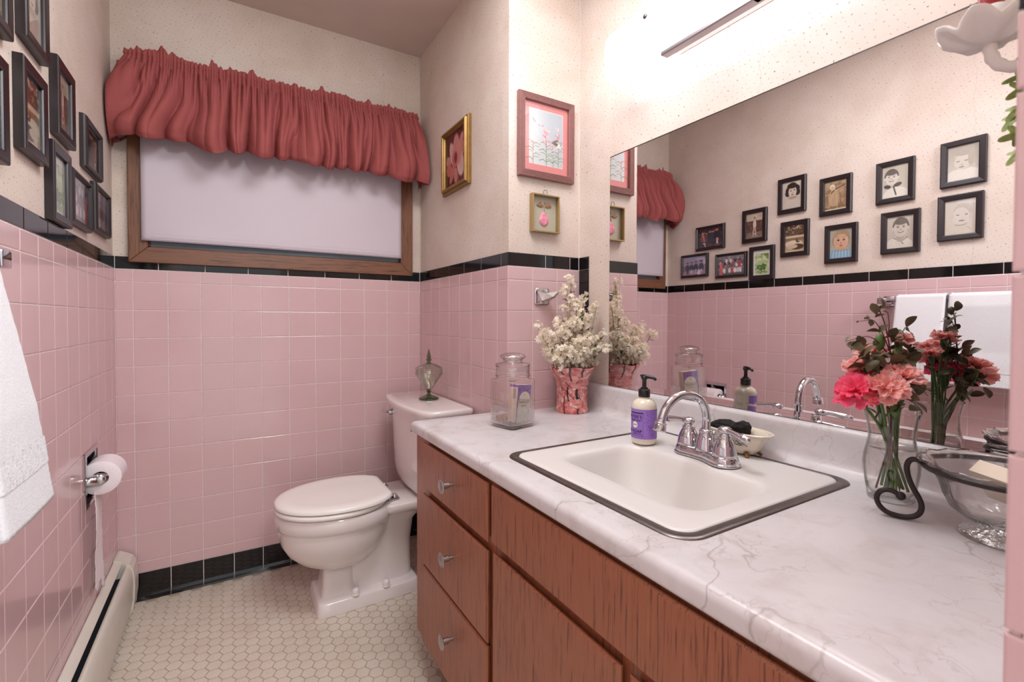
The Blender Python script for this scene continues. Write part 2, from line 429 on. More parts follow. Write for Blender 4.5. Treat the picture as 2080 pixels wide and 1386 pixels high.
# ------------------------------------------------------------------ the room
T = 0.1095; XM = 1.5248; XC = 1.2092; YA = -0.8888; ZC = 2.4302; XJ = 0.779; YJ = -2.223
ZR = [0.1508 + T * k for k in range(11)]            # full tile rows
ZB0, ZB1 = 1.2936, 1.3428                            # black border
GAP = 0.0026

def sub_rect(r, h):
    """rectangle minus hole -> rectangles"""
    u0, u1, z0, z1 = r; a0, a1, b0, b1 = h
    if a1 <= u0 or a0 >= u1 or b1 <= z0 or b0 >= z1: return [r]
    out = []
    if a0 > u0: out.append((u0, a0, z0, z1)); u0 = a0
    if a1 < u1: out.append((a1, u1, z0, z1)); u1 = a1
    if b0 > z0: out.append((u0, u1, z0, b0))
    if b1 < z1: out.append((u0, u1, b1, z1))
    return out
_tm = {}
def tile_mesh(w, h, d, mat, c=0.0016):
    k = (round(w, 4), round(h, 4), round(d, 4), mat)
    if k not in _tm:
        x, y = w / 2, h / 2
        r0 = [(-x, -y, -0.004), (x, -y, -0.004), (x, y, -0.004), (-x, y, -0.004)]
        r1 = [(a, b, d - c * .8) for a, b, _ in r0]
        r2 = [(a * (1 - c * .35 / x), b * (1 - c * .35 / y), d - c * .25) for a, b, _ in r0]
        r3 = [(a * (1 - c / x), b * (1 - c / y), d) for a, b, _ in r0]
        _tm[k] = MB().loft([r0, r1, r2, r3], True, False, True, smooth=False).mesh('tile', mat)
    return _tm[k]

class Wall:
    """point(u,z,n): u along the wall, n into the room"""
    def __init__(s, name, pt, xd, depth=0.06):
        s.pt = pt; s.xd = Vector(xd); s.mb = MB(); s.name = name; s.depth = depth; s.uv = []
        s.tiles = []
    def slab(s, u0, u1, z0, z1, n, mi, holes=()):
        rs = [(u0, u1, z0, z1)]
        for h in holes: rs = [q for r in rs for q in sub_rect(r, h)]
        for a, b, c, d in rs:
            vs = [s.pt(u, z, nn) for nn in (-s.depth, n) for u, z in ((a, c), (b, c), (b, d), (a, d))]
            s.mb.add(vs, [(3, 2, 1, 0), (4, 5, 6, 7), (0, 1, 5, 4), (1, 2, 6, 5), (2, 3, 7, 6), (3, 0, 4, 7)], mi)
            s.uv += [(a - s.depth, c), (b + s.depth, c), (b + s.depth, d), (a - s.depth, d), (a, c), (b, c), (b, d), (a, d)]
    def row(s, joints, z0, z1, mat, name='tile', holes=(), d=0.0):
        for a, b in zip(joints[:-1], joints[1:]):
            rs = [(min(a, b), max(a, b), z0, z1)]
            for h in holes: rs = [q for r in rs for q in sub_rect(r, h)]
            for q in rs:
                if q[1] - q[0] > 0.006 and q[3] - q[2] > 0.006: s.tiles.append((q, mat, name, d))
    def build(s):
        me = s.mb.mesh(s.name, ['paper', 'grout'])
        uvl = me.uv_layers.new(name='UVMap')
        for lp in me.loops: uvl.data[lp.index].uv = s.uv[lp.vertex_index]
        b = bmesh.new(); b.from_mesh(me); bmesh.ops.recalc_face_normals(b, faces=b.faces[:]); b.to_mesh(me); b.free()
        o = link(s.name, me); o['kind'] = 'structure'
        for (u0, u1, z0, z1), mat, name, d in s.tiles:
            w, h = u1 - u0 - GAP, z1 - z0 - GAP
            loc = s.pt((u0 + u1) / 2, (z0 + z1) / 2, d)
            B = basis(loc, s.xd, (0, 0, 1)) @ Matrix.Rotation(random.gauss(0, 0.0009), 4, 'X') @ Matrix.Rotation(random.gauss(0, 0.0009), 4, 'Y')
            link(name, tile_mesh(w, h, 0.0, mat), o, False, B)
        return o
def cols(a, start, step, b):
    """joint list from a to b going in direction of step"""
    out = [a]; x = start
    while (x < b) if step > 0 else (x > b):
        out.append(x); x += step
    out.append(b); return out

TP = (-0.463, -0.325, 0.542, 0.692)    # recess of the tissue holder
rows_all = [(0.107, 0.1508)] + list(zip(ZR[:-1], ZR[1:])) + [(1.2458, ZB0)]
# left wall
W = Wall('wall_left', lambda u, z, n: (n, u, z), (0, 1, 0))
W.slab(-2.9, 0.02, ZB1 - .002, ZC + .02, -0.005, 0); W.slab(-2.9, 0.02, -0.05, ZB1 - .002, -0.0015, 1, [TP])
jc = cols(0, -0.0677, -T, -2.66)
for z0, z1 in rows_all[1:]: W.row(jc, z0, z1, 'pink', holes=[TP])
W.row(cols(0, -0.1433, -0.1555, -2.66), ZB0, ZB1, 'black', 'border_tile')
W.build()
# back wall with the window opening
WIN = (0.105, 1.104, 1.382, 2.0)
W = Wall('wall_back', lambda u, z, n: (u, -n, z), (1, 0, 0))
W.slab(-0.06, XC + .06, ZB1 - .002, ZC + .02, -0.005, 0, [WIN]); W.slab(-0.06, XC + .06, -0.05, ZB1 - .002, -0.0015, 1)
jc = cols(0, 0.0546, T, XC)
for z0, z1 in rows_all: W.row(jc, z0, z1, 'pink')
W.row(jc, 0.0, 0.107, 'black', 'base_tile')
W.row(cols(0, 0.1342, 0.1546, XC), ZB0, ZB1, 'black', 'border_tile')
wb = W.build()
for a, b in zip(jc[:-1], jc[1:]):       # rounded cove foot of the black base tiles
    w = b - a - GAP
    pr = [(0.0, .024), (-.0015, .018), (-.004, .012), (-.009, .006), (-.012, 0.0005), (0.002, 0.0005)]
    MB().loft([[(a + GAP / 2, y, z) for y, z in pr], [(b - GAP / 2, y, z) for y, z in pr]], True, True, True, smooth=False).obj('cove_foot', 'black', wb, fixn=True)
# side wall of the toilet alcove
W = Wall('wall_alcove', lambda u, z, n: (XC - n, u, z), (0, -1, 0), 0.05)
W.slab(YA + .0502, 0.0, ZB1 - .002, ZC + .02, -0.005, 0); W.slab(YA + .0502, 0.0, -0.05, ZB1 - .002, -0.0015, 1)
jc = cols(0, -0.0475, -T, YA)
for z0, z1 in rows_all: W.row(jc, z0, z1, 'pink')
W.row(jc, 0.0, 0.107, 'black', 'base_tile')
W.row(cols(0, -0.0634, -0.1548, YA), ZB0, ZB1, 'black', 'border_tile')
W.build()
# short wall facing the camera at the far end of the vanity
W = Wall('wall_partition', lambda u, z, n: (u, YA - n, z), (1, 0, 0), 0.05)
W.slab(XC + .005, XM + .004, ZB1 - .002, ZC + .02, -0.005, 0); W.slab(XC + .0015, XM + .004, -0.05, ZB1 - .002, -0.0015, 1)
jc = [XC, 1.3130, 1.4215, XM]
for z0, z1 in [(0.76, 0.8078)] + rows_all[7:]: W.row(jc, z0, z1, 'pink')
W.row([XC, 1.3706, 1.4827, XM], ZB0, ZB1, 'black', 'border_tile')
W.build()
# mirror wall
W = Wall('wall_right', lambda u, z, n: (XM - n, u, z), (0, -1, 0))
W.slab(YJ - .14, YA + .005, -0.05, ZC + .02, -0.005, 0)
W.row([YA, -0.9446], ZB0, ZB1, 'black', 'border_tile')
z = ZB0
while z > 0.86:
    W.row([YA, -0.9446], max(z - .154, .873), z, 'black', 'border_tile'); z -= .154
W.build()
# tiled end wall of the vanity niche, beside the camera
W = Wall('wall_front', lambda u, z, n: (XJ - n, u, z), (0, -1, 0), XM - XJ + .05)
W.slab(YJ - .137, YJ - .0095, ZB1 - .002, ZC + .02, -0.005, 0); W.slab(YJ - .137, YJ - .0095, -0.05, ZB1 - .002, -0.0015, 1)
for z0, z1 in [(0, 0.107)] + rows_all: W.row([YJ, YJ - T, YJ - .137], z0, z1, 'pink')
W.row([YJ, YJ - .137], ZB0, ZB1, 'black', 'border_tile')
W.build()

# inner face of that end wall, towards the vanity
W = Wall('wall_end', lambda u, z, n: (u, YJ - .0045 + n, z), (-1, 0, 0), 0.004)
W.slab(XJ + .006, XM + .004, ZB1 - .002, ZC + .02, -0.0005, 0); W.slab(XJ + .003, XM + .004, .79, ZB1 - .002, 0.0, 1)
jc = [XM - .003 - T * k for k in range(7)] + [XJ + .002]
for z0, z1 in rows_all[7:]: W.row(jc, z0, z1, 'pink', d=.0025)
W.row([XM - .003 - .1548 * k for k in range(5)] + [XJ + .002], ZB0, ZB1, 'black', 'border_tile', d=.0025)
W.build()
# ceiling
o = MB().box((-.06, -2.9, ZC), (XM + .06, .06, ZC + .06)).obj('ceiling', 'ceiling'); o['kind'] = 'structure'
# floor with hexagonal mosaic
def hexmats():
    t = NT('cream_hexagon_tile'); geo = t.n('ShaderNodeNewGeometry').outputs['Position']
    a = t.noise(geo, 260, 3); b = t.noise(geo, 9, 3)
    oi = t.n('ShaderNodeObjectInfo').outputs['Random']
    c = t.ramp(a, [(0.3, srgb('cdc2b2')), (0.55, srgb('ddd3c6')), (0.8, srgb('e6ded3'))])
    c = t.mix(t.ramp(b, [(0.4, 0.0), (0.8, 0.3)]), c, srgb('b59d80'))
    t.base(c); t.set(Roughness=0.42); t.bump(t.noise(geo, 200, 2), 0.25, 0.001); return t.m
M['hex'] = hexmats(); M['hexgrout'] = simple('tan_floor_grout', 'b3a491', 0.75, ns=90, var=0.12)
fl = MB().box((-.06, -2.9, -.06), (XM + .06, .06, -.0012)).obj('floor', 'hexgrout'); fl['kind'] = 'structure'
HR = 0.042 / sqrt(3)
def hexring(cx, cy, r, z): return [(cx + r * cos(pi / 3 * k), cy + r * sin(pi / 3 * k), z) for k in range(6)]
def hexadd(mb, cx, cy):
    r = HR - 0.0019
    mb.loft([hexring(cx, cy, r, -.0012), hexring(cx, cy, r, -.0004), hexring(cx, cy, r - .0012, 0)], True, False, True, smooth=False)
hm = MB(); hexadd(hm, 0, 0); hexme = hm.mesh('hex_tile', 'hex')
def project(p):
    d = Vector(p) - CAM; z = d.dot(_f)
    if z < .05: return None
    return 1040 + 958.41 * d.dot(_r2) / z, 666.3 - 958.41 * d.dot(_u2) / z, z
near, far = [], []
for i in range(-26, 10):
    for j in range(-75, 22):
        x = .8681 + .03637 * i; y = -.8286 + .042 * j - (.021 if i % 2 else 0)
        if x < .012 or x > XC - .012 or y > -.012 or y < -2.8: continue
        if x > 0.94 and y < -0.93: continue
        p = project((x, y, 0)); vis = p and -30 < p[0] < 2100 and p[1] < 1400 and not (x > .60 and y > -.5 and y < -.12) and x > .05
        (near if vis else far).append((p[2] if p else 9, x, y, vis))
near.sort(); far += near[300:]; near = near[:300]
for _, x, y, _v in near: link('hex_tile', hexme, fl, False, Matrix.Translation((x, y, 0)))
mb = MB()
for _, x, y, _v in far: hexadd(mb, x, y)
o = mb.obj('hex_tiles_beyond', 'hex', fl, False); o['kind'] = 'stuff'

# window: opening lining, casing boards, sash and glass
w1 = thing('window_1', None, None, (0, 0, 0)); w1['kind'] = 'structure'
x0, x1, z0, z1 = WIN
CW = 0.061; yo = -0.021
def board(pts, mat, name):   # mitred casing board, outer corners then inner corners
    (a, b, c, d) = pts; mb = MB()
    vs = []
    for (x, zz) in pts: vs += [(x, 0.004, zz), (x, yo, zz)]
    cx = sum(p[0] for p in pts) / 4; cz = sum(p[1] for p in pts) / 4
    mb.add(vs, [(1, 3, 5, 7), (0, 1, 3, 2), (2, 3, 5, 4), (4, 5, 7, 6), (6, 7, 1, 0), (0, 2, 4, 6)])
    o = mb.obj(name, mat, w1, fixn=True)
    bv = o.modifiers.new('bevel', 'BEVEL'); bv.width = .003; bv.segments = 2
    return o
o4 = [(x0 - CW, z0 - CW), (x1 + CW, z0 - CW), (x1 + CW, z1 + CW), (x0 - CW, z1 + CW)]; i4 = [(x0, z0), (x1, z0), (x1, z1), (x0, z1)]
board([o4[0], o4[1], i4[1], i4[0]], 'casing', 'casing_board')
board([o4[1], o4[2], i4[2], i4[1]], 'casingv', 'casing_board')
board([o4[2], o4[3], i4[3], i4[2]], 'casing', 'casing_board')
board([o4[3], o4[0], i4[0], i4[3]], 'casingv', 'casing_board')
mb = MB()
for lo, hi in (((x0, 0, z0 - .0), (x1, .06, z0 + .006)), ((x0, 0, z1 - .006), (x1, .06, z1)), ((x0, 0, z0), (x0 + .006, .06, z1)), ((x1 - .006, 0, z0), (x1, .06, z1))): mb.box(lo, hi)
mb.obj('reveal', 'casing', w1)
mb = MB()
for lo, hi in (((x0 + .006, .006, z0 + .006), (x1 - .006, .045, z0 + .026)), ((x0 + .006, .02, z1 - .03), (x1 - .006, .045, z1 - .006)), ((x0 + .006, .02, z0), (x0 + .02, .045, z1)), ((x1 - .02, .02, z0), (x1 - .006, .045, z1)), ((.5 * (x0 + x1) - .012, .02, z0 + .02), (.5 * (x0 + x1) + .012, .045, z1 - .03))): mb.box(lo, hi)
mb.obj('sash', 'winglass', w1)
MB().box((x0 + .018, .03, z0 + .018), (x1 - .018, .034, z1 - .02)).obj('pane', 'winglass', w1)

# ------------------------------------------------------------------ vanity cabinet
CY0, CY1 = YA - 0.002, YJ + 0.004
XF = 0.890; CYL = -0.855
cab = thing('vanity_cabinet', 'long reddish oak vanity cabinet with drawers under the marbled counter', 'cabinet', (1.2, -1.55, 0))
mb = MB()
for lo, hi in (((XF, CY1, .100), (XF + .018, CYL, .7388)), ((XF + .018, CYL - .016, .100), (XC - .004, CYL, .7388)), ((XF + .018, CY1, .100), (XM - .012, CY1 + .016, .738)), ((XF + .018, CY1 + .016, .100), (XM - .012, CY0 - .016, .116))): mb.box(lo, hi)
mb.obj('body', 'oak', cab)
MB().box((XF + .065, CY1, 0.0005), (XM - .012, CYL - .02 if False else CY0, .0995)).obj('toe_kick', 'oakY', cab)
def front(name, ya, yb, z0, z1, mat='oak'):
    """overlay front: recessed finger lip at the back edge, bevelled face"""
    mb = MB(); rings = []
    for ins, x in ((.009, XF - .0006), (.009, XF - .005), (0.0, XF - .009), (0.0, XF - .0125), (.004, XF - .016)):
        rings.append([(x, ya - ins, z0 + ins), (x, yb + ins, z0 + ins), (x, yb + ins, z1 - ins), (x, ya - ins, z1 - ins)])
    mb.loft(rings, True, True, True, smooth=False)
    return mb.obj(name, mat, cab, fixn=True)
def knob(parent, y, z):
    x = XF - .016
    k = MB(); P = [(.0045, 0), (.0045, .012), (.0078, .0125), (.0080, .030), (.0180, .0308), (.0192, .0322), (.0180, .0338), (.0135, .0334), (.0125, .0346), (.006, .0358), (0, .0362)]
    n = 28; rings = [[(x - h, y + r * cos(2 * pi * i / n), z + r * sin(2 * pi * i / n)) for i in range(n)] for r, h in [(max(a, 1e-5), b) for a, b in P]]
    k.loft(rings, True, True, True); o = k.obj('knob', 'knobmetal', parent, fixn=True, auto=35); return o
M['knobmetal'] = simple('satin_nickel', 'b3aba8', 0.28, metal=1, ns=400, var=0.15, bump=0.3)
for z0, z1, kz in ((.5947, .7310, .6700), (.3586, .5746, .4764), (.115, .3524, .2583)):
    d = front('drawer', -.9458, -1.367, z0, z1); knob(d, -1.1743, kz)
front('false_front', -1.3856, CY1 + .012, .6014, .7330)
d1 = front('door', -1.3938, -1.7960, .115, .5824)
d2 = front('door', -1.8145, CY1 + .012, .115, .5824)
hg = MB()
for k in range(7): hg.box((XF - .006, -1.383 - .0035, .4755 + k * .005), (XF - .0005, -1.383 + .0035, .479 + k * .005))
hg.obj('hinge', 'chrome', d1)

# counter: postformed laminate, profile swept along the wall
ZT = 0.778
ct = thing('countertop', 'white marbled laminate countertop with rounded nose and curved backsplash', 'countertop', (1.2, -1.55, ZT))
def arc(cx, cz, r, a0, a1, n=6): return [(cx + r * cos(radians(a0 + (a1 - a0) * k / n)), cz + r * sin(radians(a0 + (a1 - a0) * k / n))) for k in range(n + 1)]
nose = [(.905, .7390), (.8855, .7390)] + arc(.8860, .7530, .0140, 270, 180) + arc(.8860, .7640, .0140, 180, 95, 6) + [(.897, .7782), (.912, ZT)]
back = [(1.478, ZT)] + arc(1.478, ZT + .026, .026, 270, 350, 6) + [(1.5052, .846)] + arc(1.5165, .8595, .0115, 180, 90, 6) + [(XM + .002, .871)]
SY0, SY1, SX0, SX1 = -1.340, -1.848, 0.953, 1.449      # cut-out for the sink
def prof(pts, ya, yb, closed_under=None):
    n = len(pts); vs = [(x, ya, z) for x, z in pts] + [(x, yb, z) for x, z in pts]
    return vs, [(i, i + 1, n + i + 1, n + i) for i in range(n - 1)]
mb = MB()
full = nose + back
for ya, yb in ((YA - .0005, SY0), (SY1, CY1)):
    ys = [ya, yb]; vs, fs = prof(full, ya, yb); mb.add(vs, fs, 0, True)
vs, fs = prof(nose + [(SX0, ZT)], SY0, SY1); mb.add(vs, fs, 0, True)
vs, fs = prof([(SX1, ZT)] + back, SY0, SY1); mb.add(vs, fs, 0, True)
for a, b in (((SX0, SY0), (SX1, SY0)), ((SX1, SY0), (SX1, SY1)), ((SX1, SY1), (SX0, SY1)), ((SX0, SY1), (SX0, SY0))):   # cut edges
    mb.add([(a[0], a[1], ZT), (b[0], b[1], ZT), (b[0], b[1], .7395), (a[0], a[1], .7395)], [(0, 1, 2, 3)])
# end cap
mb.add([(x, CY1, z) for x, z in full] + [(XM + .002, CY1, .7385)], [tuple(range(len(full) + 1))])
# the piece that runs past the wall corner towards the tank, with rounded end
YE = -0.836
endp = [0.0, .004, .012, .026]; zr = [.022, .010, .003, 0.0]
for k in range(len(nose) - 1): pass
rows = []
for e, drop in zip(reversed(endp), reversed(zr)):
    rows.append([(max(x, nose[4][0] + 0) if False else x + (0.004 if e == 0 else 0), YE - e, z if z < .757 else z - drop * (z - .750) / .028) for x, z in nose] + [(XC - .002, YE - e, ZT - drop)])
rows = [[(x, YA + .0005, z) for x, z in nose] + [(XC - .002, YA + .0005, ZT)]] + rows + [[(x + .004, YE, .7392) for x, z in nose] + [(XC - .002, YE, .7392)]]
mb.loft(rows, False, False, False)
mb.add([(XC - .002, YA, ZT), (XC - .002, YE - .026, ZT), (XC - .002, YE, .756), (XC - .002, YE, .7385), (XC - .002, YA, .7385)], [(0, 1, 2, 3, 4)])
o = mb.obj('slab', 'marble', ct, auto=50)

# ------------------------------------------------------------------ sink
sk = thing('sink', 'white rectangular drop-in basin with a dark steel rim in the counter', 'sink', (1.2, -1.594, ZT))
ox0, ox1, oy0, oy1 = .937, 1.463, -1.863, -1.327
a = (ox0, ox1, oy0, oy1)
def rr(ins, r, z, b=a, n=8): return rring(b[0] + ins, b[1] - ins, b[2] + ins, b[3] - ins, r, z, n)
mb = MB().loft([rr(0, .047, ZT + .0002), rr(.001, .046, ZT + .0018), rr(.006, .042, ZT + .0030), rr(.0190, .034, ZT + .0030), rr(.0205, .032, ZT + .0012)], True, False, False)
mb.obj('steel_rim', 'steel', sk)
b = (1.035, 1.285, -1.800, -1.415)
def lerp(t, i, r, z):   # between deck edge and basin mouth
    q = [a[k] + (b[k] - a[k]) * t for k in range(4)]
    return rring(q[0] + i, q[1] - i, q[2] + i, q[3] - i, r, z, 8)
rings = [rr(.0202, .033, ZT + .0005), rr(.0218, .032, ZT + .0035), rr(.026, .030, ZT + .0045), rr(.035, .03, ZT + .0042), lerp(.80, 0, .05, ZT + .0038), lerp(.95, 0, .055, ZT + .0030), lerp(1, .001, .055, ZT + .0010), lerp(1, .005, .055, ZT - .004), lerp(1, .009, .056, ZT - .014), lerp(1, .016, .06, ZT - .040), lerp(1, .032, .065, ZT - .090), lerp(1, .045, .068, ZT - .118), lerp(1, .065, .055, ZT - .130), lerp(1, .095, .03, ZT - .133)]
mb = MB().loft(rings, True, False, True); mb.obj('basin', 'sinkwhite', sk)
MB().lathe([(.001, .0035), (.014, .0035), (.021, .002), (.023, 0), (.020, -.002)], 24, (1.16, -1.61, ZT - .1315)).obj('drain', 'chrome', sk)

# ------------------------------------------------------------------ mirror
mr = thing('mirror', 'large frameless wall mirror above the vanity backsplash', 'mirror', (XM, -1.6, 1.27))
MX = XM - .0004
my0, my1, mz0, mz1 = -1.0595, YJ + .004, .8725, 1.6745
t = NT('mirror_silver'); t.base(srgb('e9e4e4')); t.set(Metallic=1.0, Roughness=0.0); M['mirror'] = t.m
mb = MB()
f4 = lambda ins, x: [(x, my0 - ins, mz0 + ins), (x, my1 + ins, mz0 + ins), (x, my1 + ins, mz1 - ins), (x, my0 - ins, mz1 - ins)]
BV = .0175
mb.box((MX, my1, mz0 + BV), (MX + .0045, my0, mz1)); mb.obj('glass', 'mirror', mr, fixn=True)
MB().add([(MX + .0045, my0, mz0), (MX - .0013, my0, mz0), (MX, my0, mz0 + BV - .0002), (MX + .0045, my0, mz0 + BV - .0002), (MX + .0045, my1, mz0), (MX - .0013, my1, mz0), (MX, my1, mz0 + BV - .0002), (MX + .0045, my1, mz0 + BV - .0002)], [(0, 1, 2, 3), (7, 6, 5, 4), (1, 5, 6, 2), (0, 4, 5, 1), (2, 6, 7, 3), (3, 7, 4, 0)]).obj('bevelled_edge', 'mirror', mr, fixn=True)
mb = MB()
for z_ in (mz1 - .0006, mz1 + .0012): mb.box((MX - .0008, my1, z_), (MX + .004, my0, z_ + .0007))
mb.obj('edge_strip', 'steel', mr)
for y in (-1.25, -2.05): MB().cbox((MX - .0025, y - .012, mz0 - .0008), (MX + .003, y + .012, mz0 + .008), .0006).obj('mirror_clip', 'glass', mr)

# ------------------------------------------------------------------ vanity lamp
M['trimmetal'] = simple('satin_chrome', 'a39c9f', 0.35, metal=0.8)
lm = thing('vanity_light', 'long lit white glass vanity light with chrome trim above the mirror', 'wall lamp', (XM, -1.62, 1.94))
ly0, ly1, lx = -1.148, -2.095, 1.417
sec = []
def shade_ring(y, s=1.0):
    zc = 1.941
    P = [(XM - .012, .080), (1.47, .084), (1.435, .081), (1.420, .073), (lx, .058), (lx - .002, 0), (lx, -.055), (1.422, -.072), (1.434, -.081)]
    return [(XM - (XM - x) * (0.25 + .75 * s) if s < 1 else x, y, zc + z * (0.55 + 0.45 * s)) for x, z in P]
rings = [shade_ring(ly0, .72), shade_ring(ly0 - .004, .86), shade_ring(ly0 - .012, .95), shade_ring(ly0 - .026)]
rings = [[(p[0], p[1], p[2]) for p in r] for r in rings]
fl2 = lambda y, k: [(x, y, 1.941 + (z - 1.941) * k) for x, _, z in shade_ring(0)]
rings = [fl2(ly0, .70), fl2(ly0 - .003, .84), fl2(ly0 - .010, .94), fl2(ly0 - .024, 1), fl2(ly1 + .024, 1), fl2(ly1 + .010, .94), fl2(ly1 + .003, .84), fl2(ly1, .70)]
o = MB().loft(rings, False, False, False).obj('glass_shade', 'lamp', lm)
o.modifiers.new('thick', 'SOLIDIFY').thickness = .003
MB().cbox((1.468, ly1 + .15, 1.894), (XM + .004, ly0 - .20, 2.000), .004).obj('housing', 'white', lm)
mb = MB(); mb.cbox((1.4235, -1.93, 1.8520), (1.4510, -1.372, 1.8640), .0025); mb.obj('chrome_trim', 'trimmetal', lm)
mb = MB(); mb.cbox((1.4235, -1.665, 1.852), (1.444, -1.645, 1.867), .002); mb.obj('trim_clip', 'steel', lm)
for y in (-1.325, -1.92):
    mb = MB(); n = 20
    rg = [[(lx - .002 - h, y + r * cos(2 * pi * i / n), 1.984 + r * sin(2 * pi * i / n)) for i in range(n)] for r, h in ((.0075, 0), (.0078, .004), (.0068, .0065), (.003, .0075))]
    mb.loft(rg, True, True, True).obj('screw', 'steel', lm, fixn=True)

# ------------------------------------------------------------------ roller blind and balloon valance
bl = thing('roller_blind', 'pale lilac roller blind pulled down over the window', 'blind', (.6, -.03, 2.0))
def bf(u, v):
    x = .0865 + (1.1035 - .0865) * u; z = 1.4035 + (2.02 - 1.4035) * v
    y = -.0325 - .0035 * sin(u * 9 + v * 2) * (1 - v) - .003 * sin(u * 3.1 + 1) - .002 * sin(u * 17 + v * 5) * (1 - v) + .0015 * sin(v * 8)
    return (x, y, z + .001 * sin(u * 4))
o = MB().grid(bf, 60, 30).obj('fabric', 'blind', bl); o.modifiers.new('s', 'SOLIDIFY').thickness = .0012
hb = MB().tube([(bf(u / 30, 0.012)[0], bf(u / 30, 0.012)[1] - .0002, bf(u / 30, 0.01)[2]) for u in range(31)], .0022, 6); hb.obj('hem_slat', 'blind', bl)
st = MB()
for k in range(150):
    u = (k + .5) / 150; p = bf(u, 0.045); q = bf(u + .0035, .045)
    st.tube([(p[0], p[1] - .0009, p[2]), (q[0], q[1] - .0009, q[2])], .0004, 4)
o = st.obj('hem_stitching', 'white', bl); o['kind'] = 'stuff'
MB().tube([(.075, -.028, 2.0), (1.115, -.028, 2.0)], .016, 14).obj('roller', 'white', bl)

t = NT('rose_cotton'); tc = t.n('ShaderNodeTexCoord').outputs['Object']
wv = t.n('ShaderNodeMapping'); wv.inputs['Scale'].default_value = (700, 700, 700); t.l(tc, wv.inputs[0]); nz = t.noise(wv.outputs[0], 1.5, 2)
t.base(t.ramp(nz, [(0.3, srgb('904a49')), (0.7, srgb('ab5d5b'))])); t.set(Roughness=0.85, Specular_IOR_Level=0.2); t.bump(nz, .15, .0005); M['rose'] = t.m
va = thing('valance', 'gathered dusty rose balloon valance over the window', 'curtain', (.6, -.08, 2.07))
rv = random.Random(11)
XL, XR, DP = .062, 1.168, .085
LEN = DP + (XR - XL) + DP
def path(s):      # s metres along the rod incl. returns -> point, outward normal
    r = .02
    if s < DP - r: return Vector((XL, -s)), Vector((-1, 0))
    if s < DP + r:
        a = (s - DP + r) / (2 * r) * pi / 2; return Vector((XL + r - r * cos(a), -DP + r - r * sin(a))), Vector((-cos(a), -sin(a)))
    if s < LEN - DP - r: return Vector((XL + s - DP, -DP)), Vector((0, -1))
    if s < LEN - DP + r:
        a = (s - (LEN - DP - r)) / (2 * r) * pi / 2; return Vector((XR - r + r * sin(a), -DP + r - r * cos(a))), Vector((sin(a), -cos(a)))
    return Vector((XR, -(LEN - s))), Vector((1, 0))
def folds(mean, lo, hi, seed):
    q = random.Random(seed); c = [-.02]
    while c[-1] < LEN + .05: c.append(c[-1] + min(hi, max(lo, q.gauss(mean, mean * .4))))
    return c
big = folds(.075, .035, .15, 5); mid = folds(.032, .016, .055, 9); fine = folds(.0125, .007, .022, 3)
import bisect
def puff(c, s, e):
    i = max(1, min(len(c) - 1, bisect.bisect_left(c, s))); w = c[i] - c[i - 1]; t = (s - c[i - 1]) / w
    return abs(sin(pi * t)) ** e * w, i
def vf(u, v):
    s = u * LEN
    # v: 0 top of the heading ruffle -> 1 tucked hem behind
    tt = v
    slant = .16 * noise.noise((s * 3.3, 5.2, 0)) * max(0, tt - .15) + .035 * noise.noise((s * 8, tt * 2.2, 1)) * tt
    sb = s + slant
    pb, ib = puff(big, sb + .02 * (tt - .2), .8); pm, im = puff(mid, sb, .75); pf, _ = puff(fine, s, .9)
    K = [(0, 2.108, .004), (.10, 2.083, .004), (.115, 2.079, -.001), (.19, 2.052, .010), (.21, 2.047, -.001), (.30, 2.01, .012), (.45, 1.935, .022), (.6, 1.865, .034), (.72, 1.812, .040), (.80, 1.785, .034), (.87, 1.774, .022), (.93, 1.779, .018), (1, 1.80, .0)]
    for (a, z0_, o0), (b, z1_, o1) in zip(K[:-1], K[1:]):
        if tt <= b or b == 1:
            q = (tt - a) / (b - a); z = z0_ + (z1_ - z0_) * q; off = o0 + (o1 - o0) * q; break
    endk = min(1, s / .12, (LEN - s) / .12)
    P, N = path(min(max(s, 0), LEN))
    low = max(0, min(1, (tt - .22) / .45))
    disp = off * (.75 + .25 * endk)
    disp += low * (pb * .75) + (.25 + .75 * max(0, 1 - abs(tt - .35) / .5)) * pm * .62 * (tt > .2) + (pf * .85) * max(0, 1 - abs(tt - .18) / .34)
    if tt < .11:   # ruffle wobble
        k = (.11 - tt) / .11
        disp += k * .014 * noise.noise((s * 38, 2, 7)); z += k * (.040 * max(0, noise.noise((s * 30, 9, 1))) + .020 * max(0, noise.noise((s * 8, 4, 1)) + .1) - .010 + .012 * noise.noise((s * 95, 4, 1)))
    disp += low * .016 * noise.noise((s * 11, tt * 3.5, 3)) + .004 * noise.noise((s * 40, tt * 9, 8)) * low
    # baggy, uneven lower edge: puffs hang lower, creases pinch up
    if tt > .4:
        k = (tt - .4) / .6
        z += k * (.012 + .014 * noise.noise((s * 7, 1, 1)) - pb * .52 - pm * .12)
    # sideways stretch so the ends billow
    x = P.x + N.x * disp + (0.012 * low * (-1 if s < LEN / 2 else 1) * max(0, 1 - endk * .6)); y = P.y + N.y * disp
    return (max(.004, min(1.1985, x)) , min(-.005, y), z)
o = MB().grid(vf, 760, 64).obj('gathered_fabric', 'rose', va)
o.modifiers.new('s', 'SOLIDIFY').thickness = .0011
rod = MB().tube([(XL + .004, -.006, 2.066), (XL + .004, -DP + .012, 2.066), (XL + .014, -DP + .003, 2.066), (XR - .014, -DP + .003, 2.066), (XR - .004, -DP + .012, 2.066), (XR - .004, -.006, 2.066)], .006, 8)
rod.obj('curtain_rod', 'white', va)

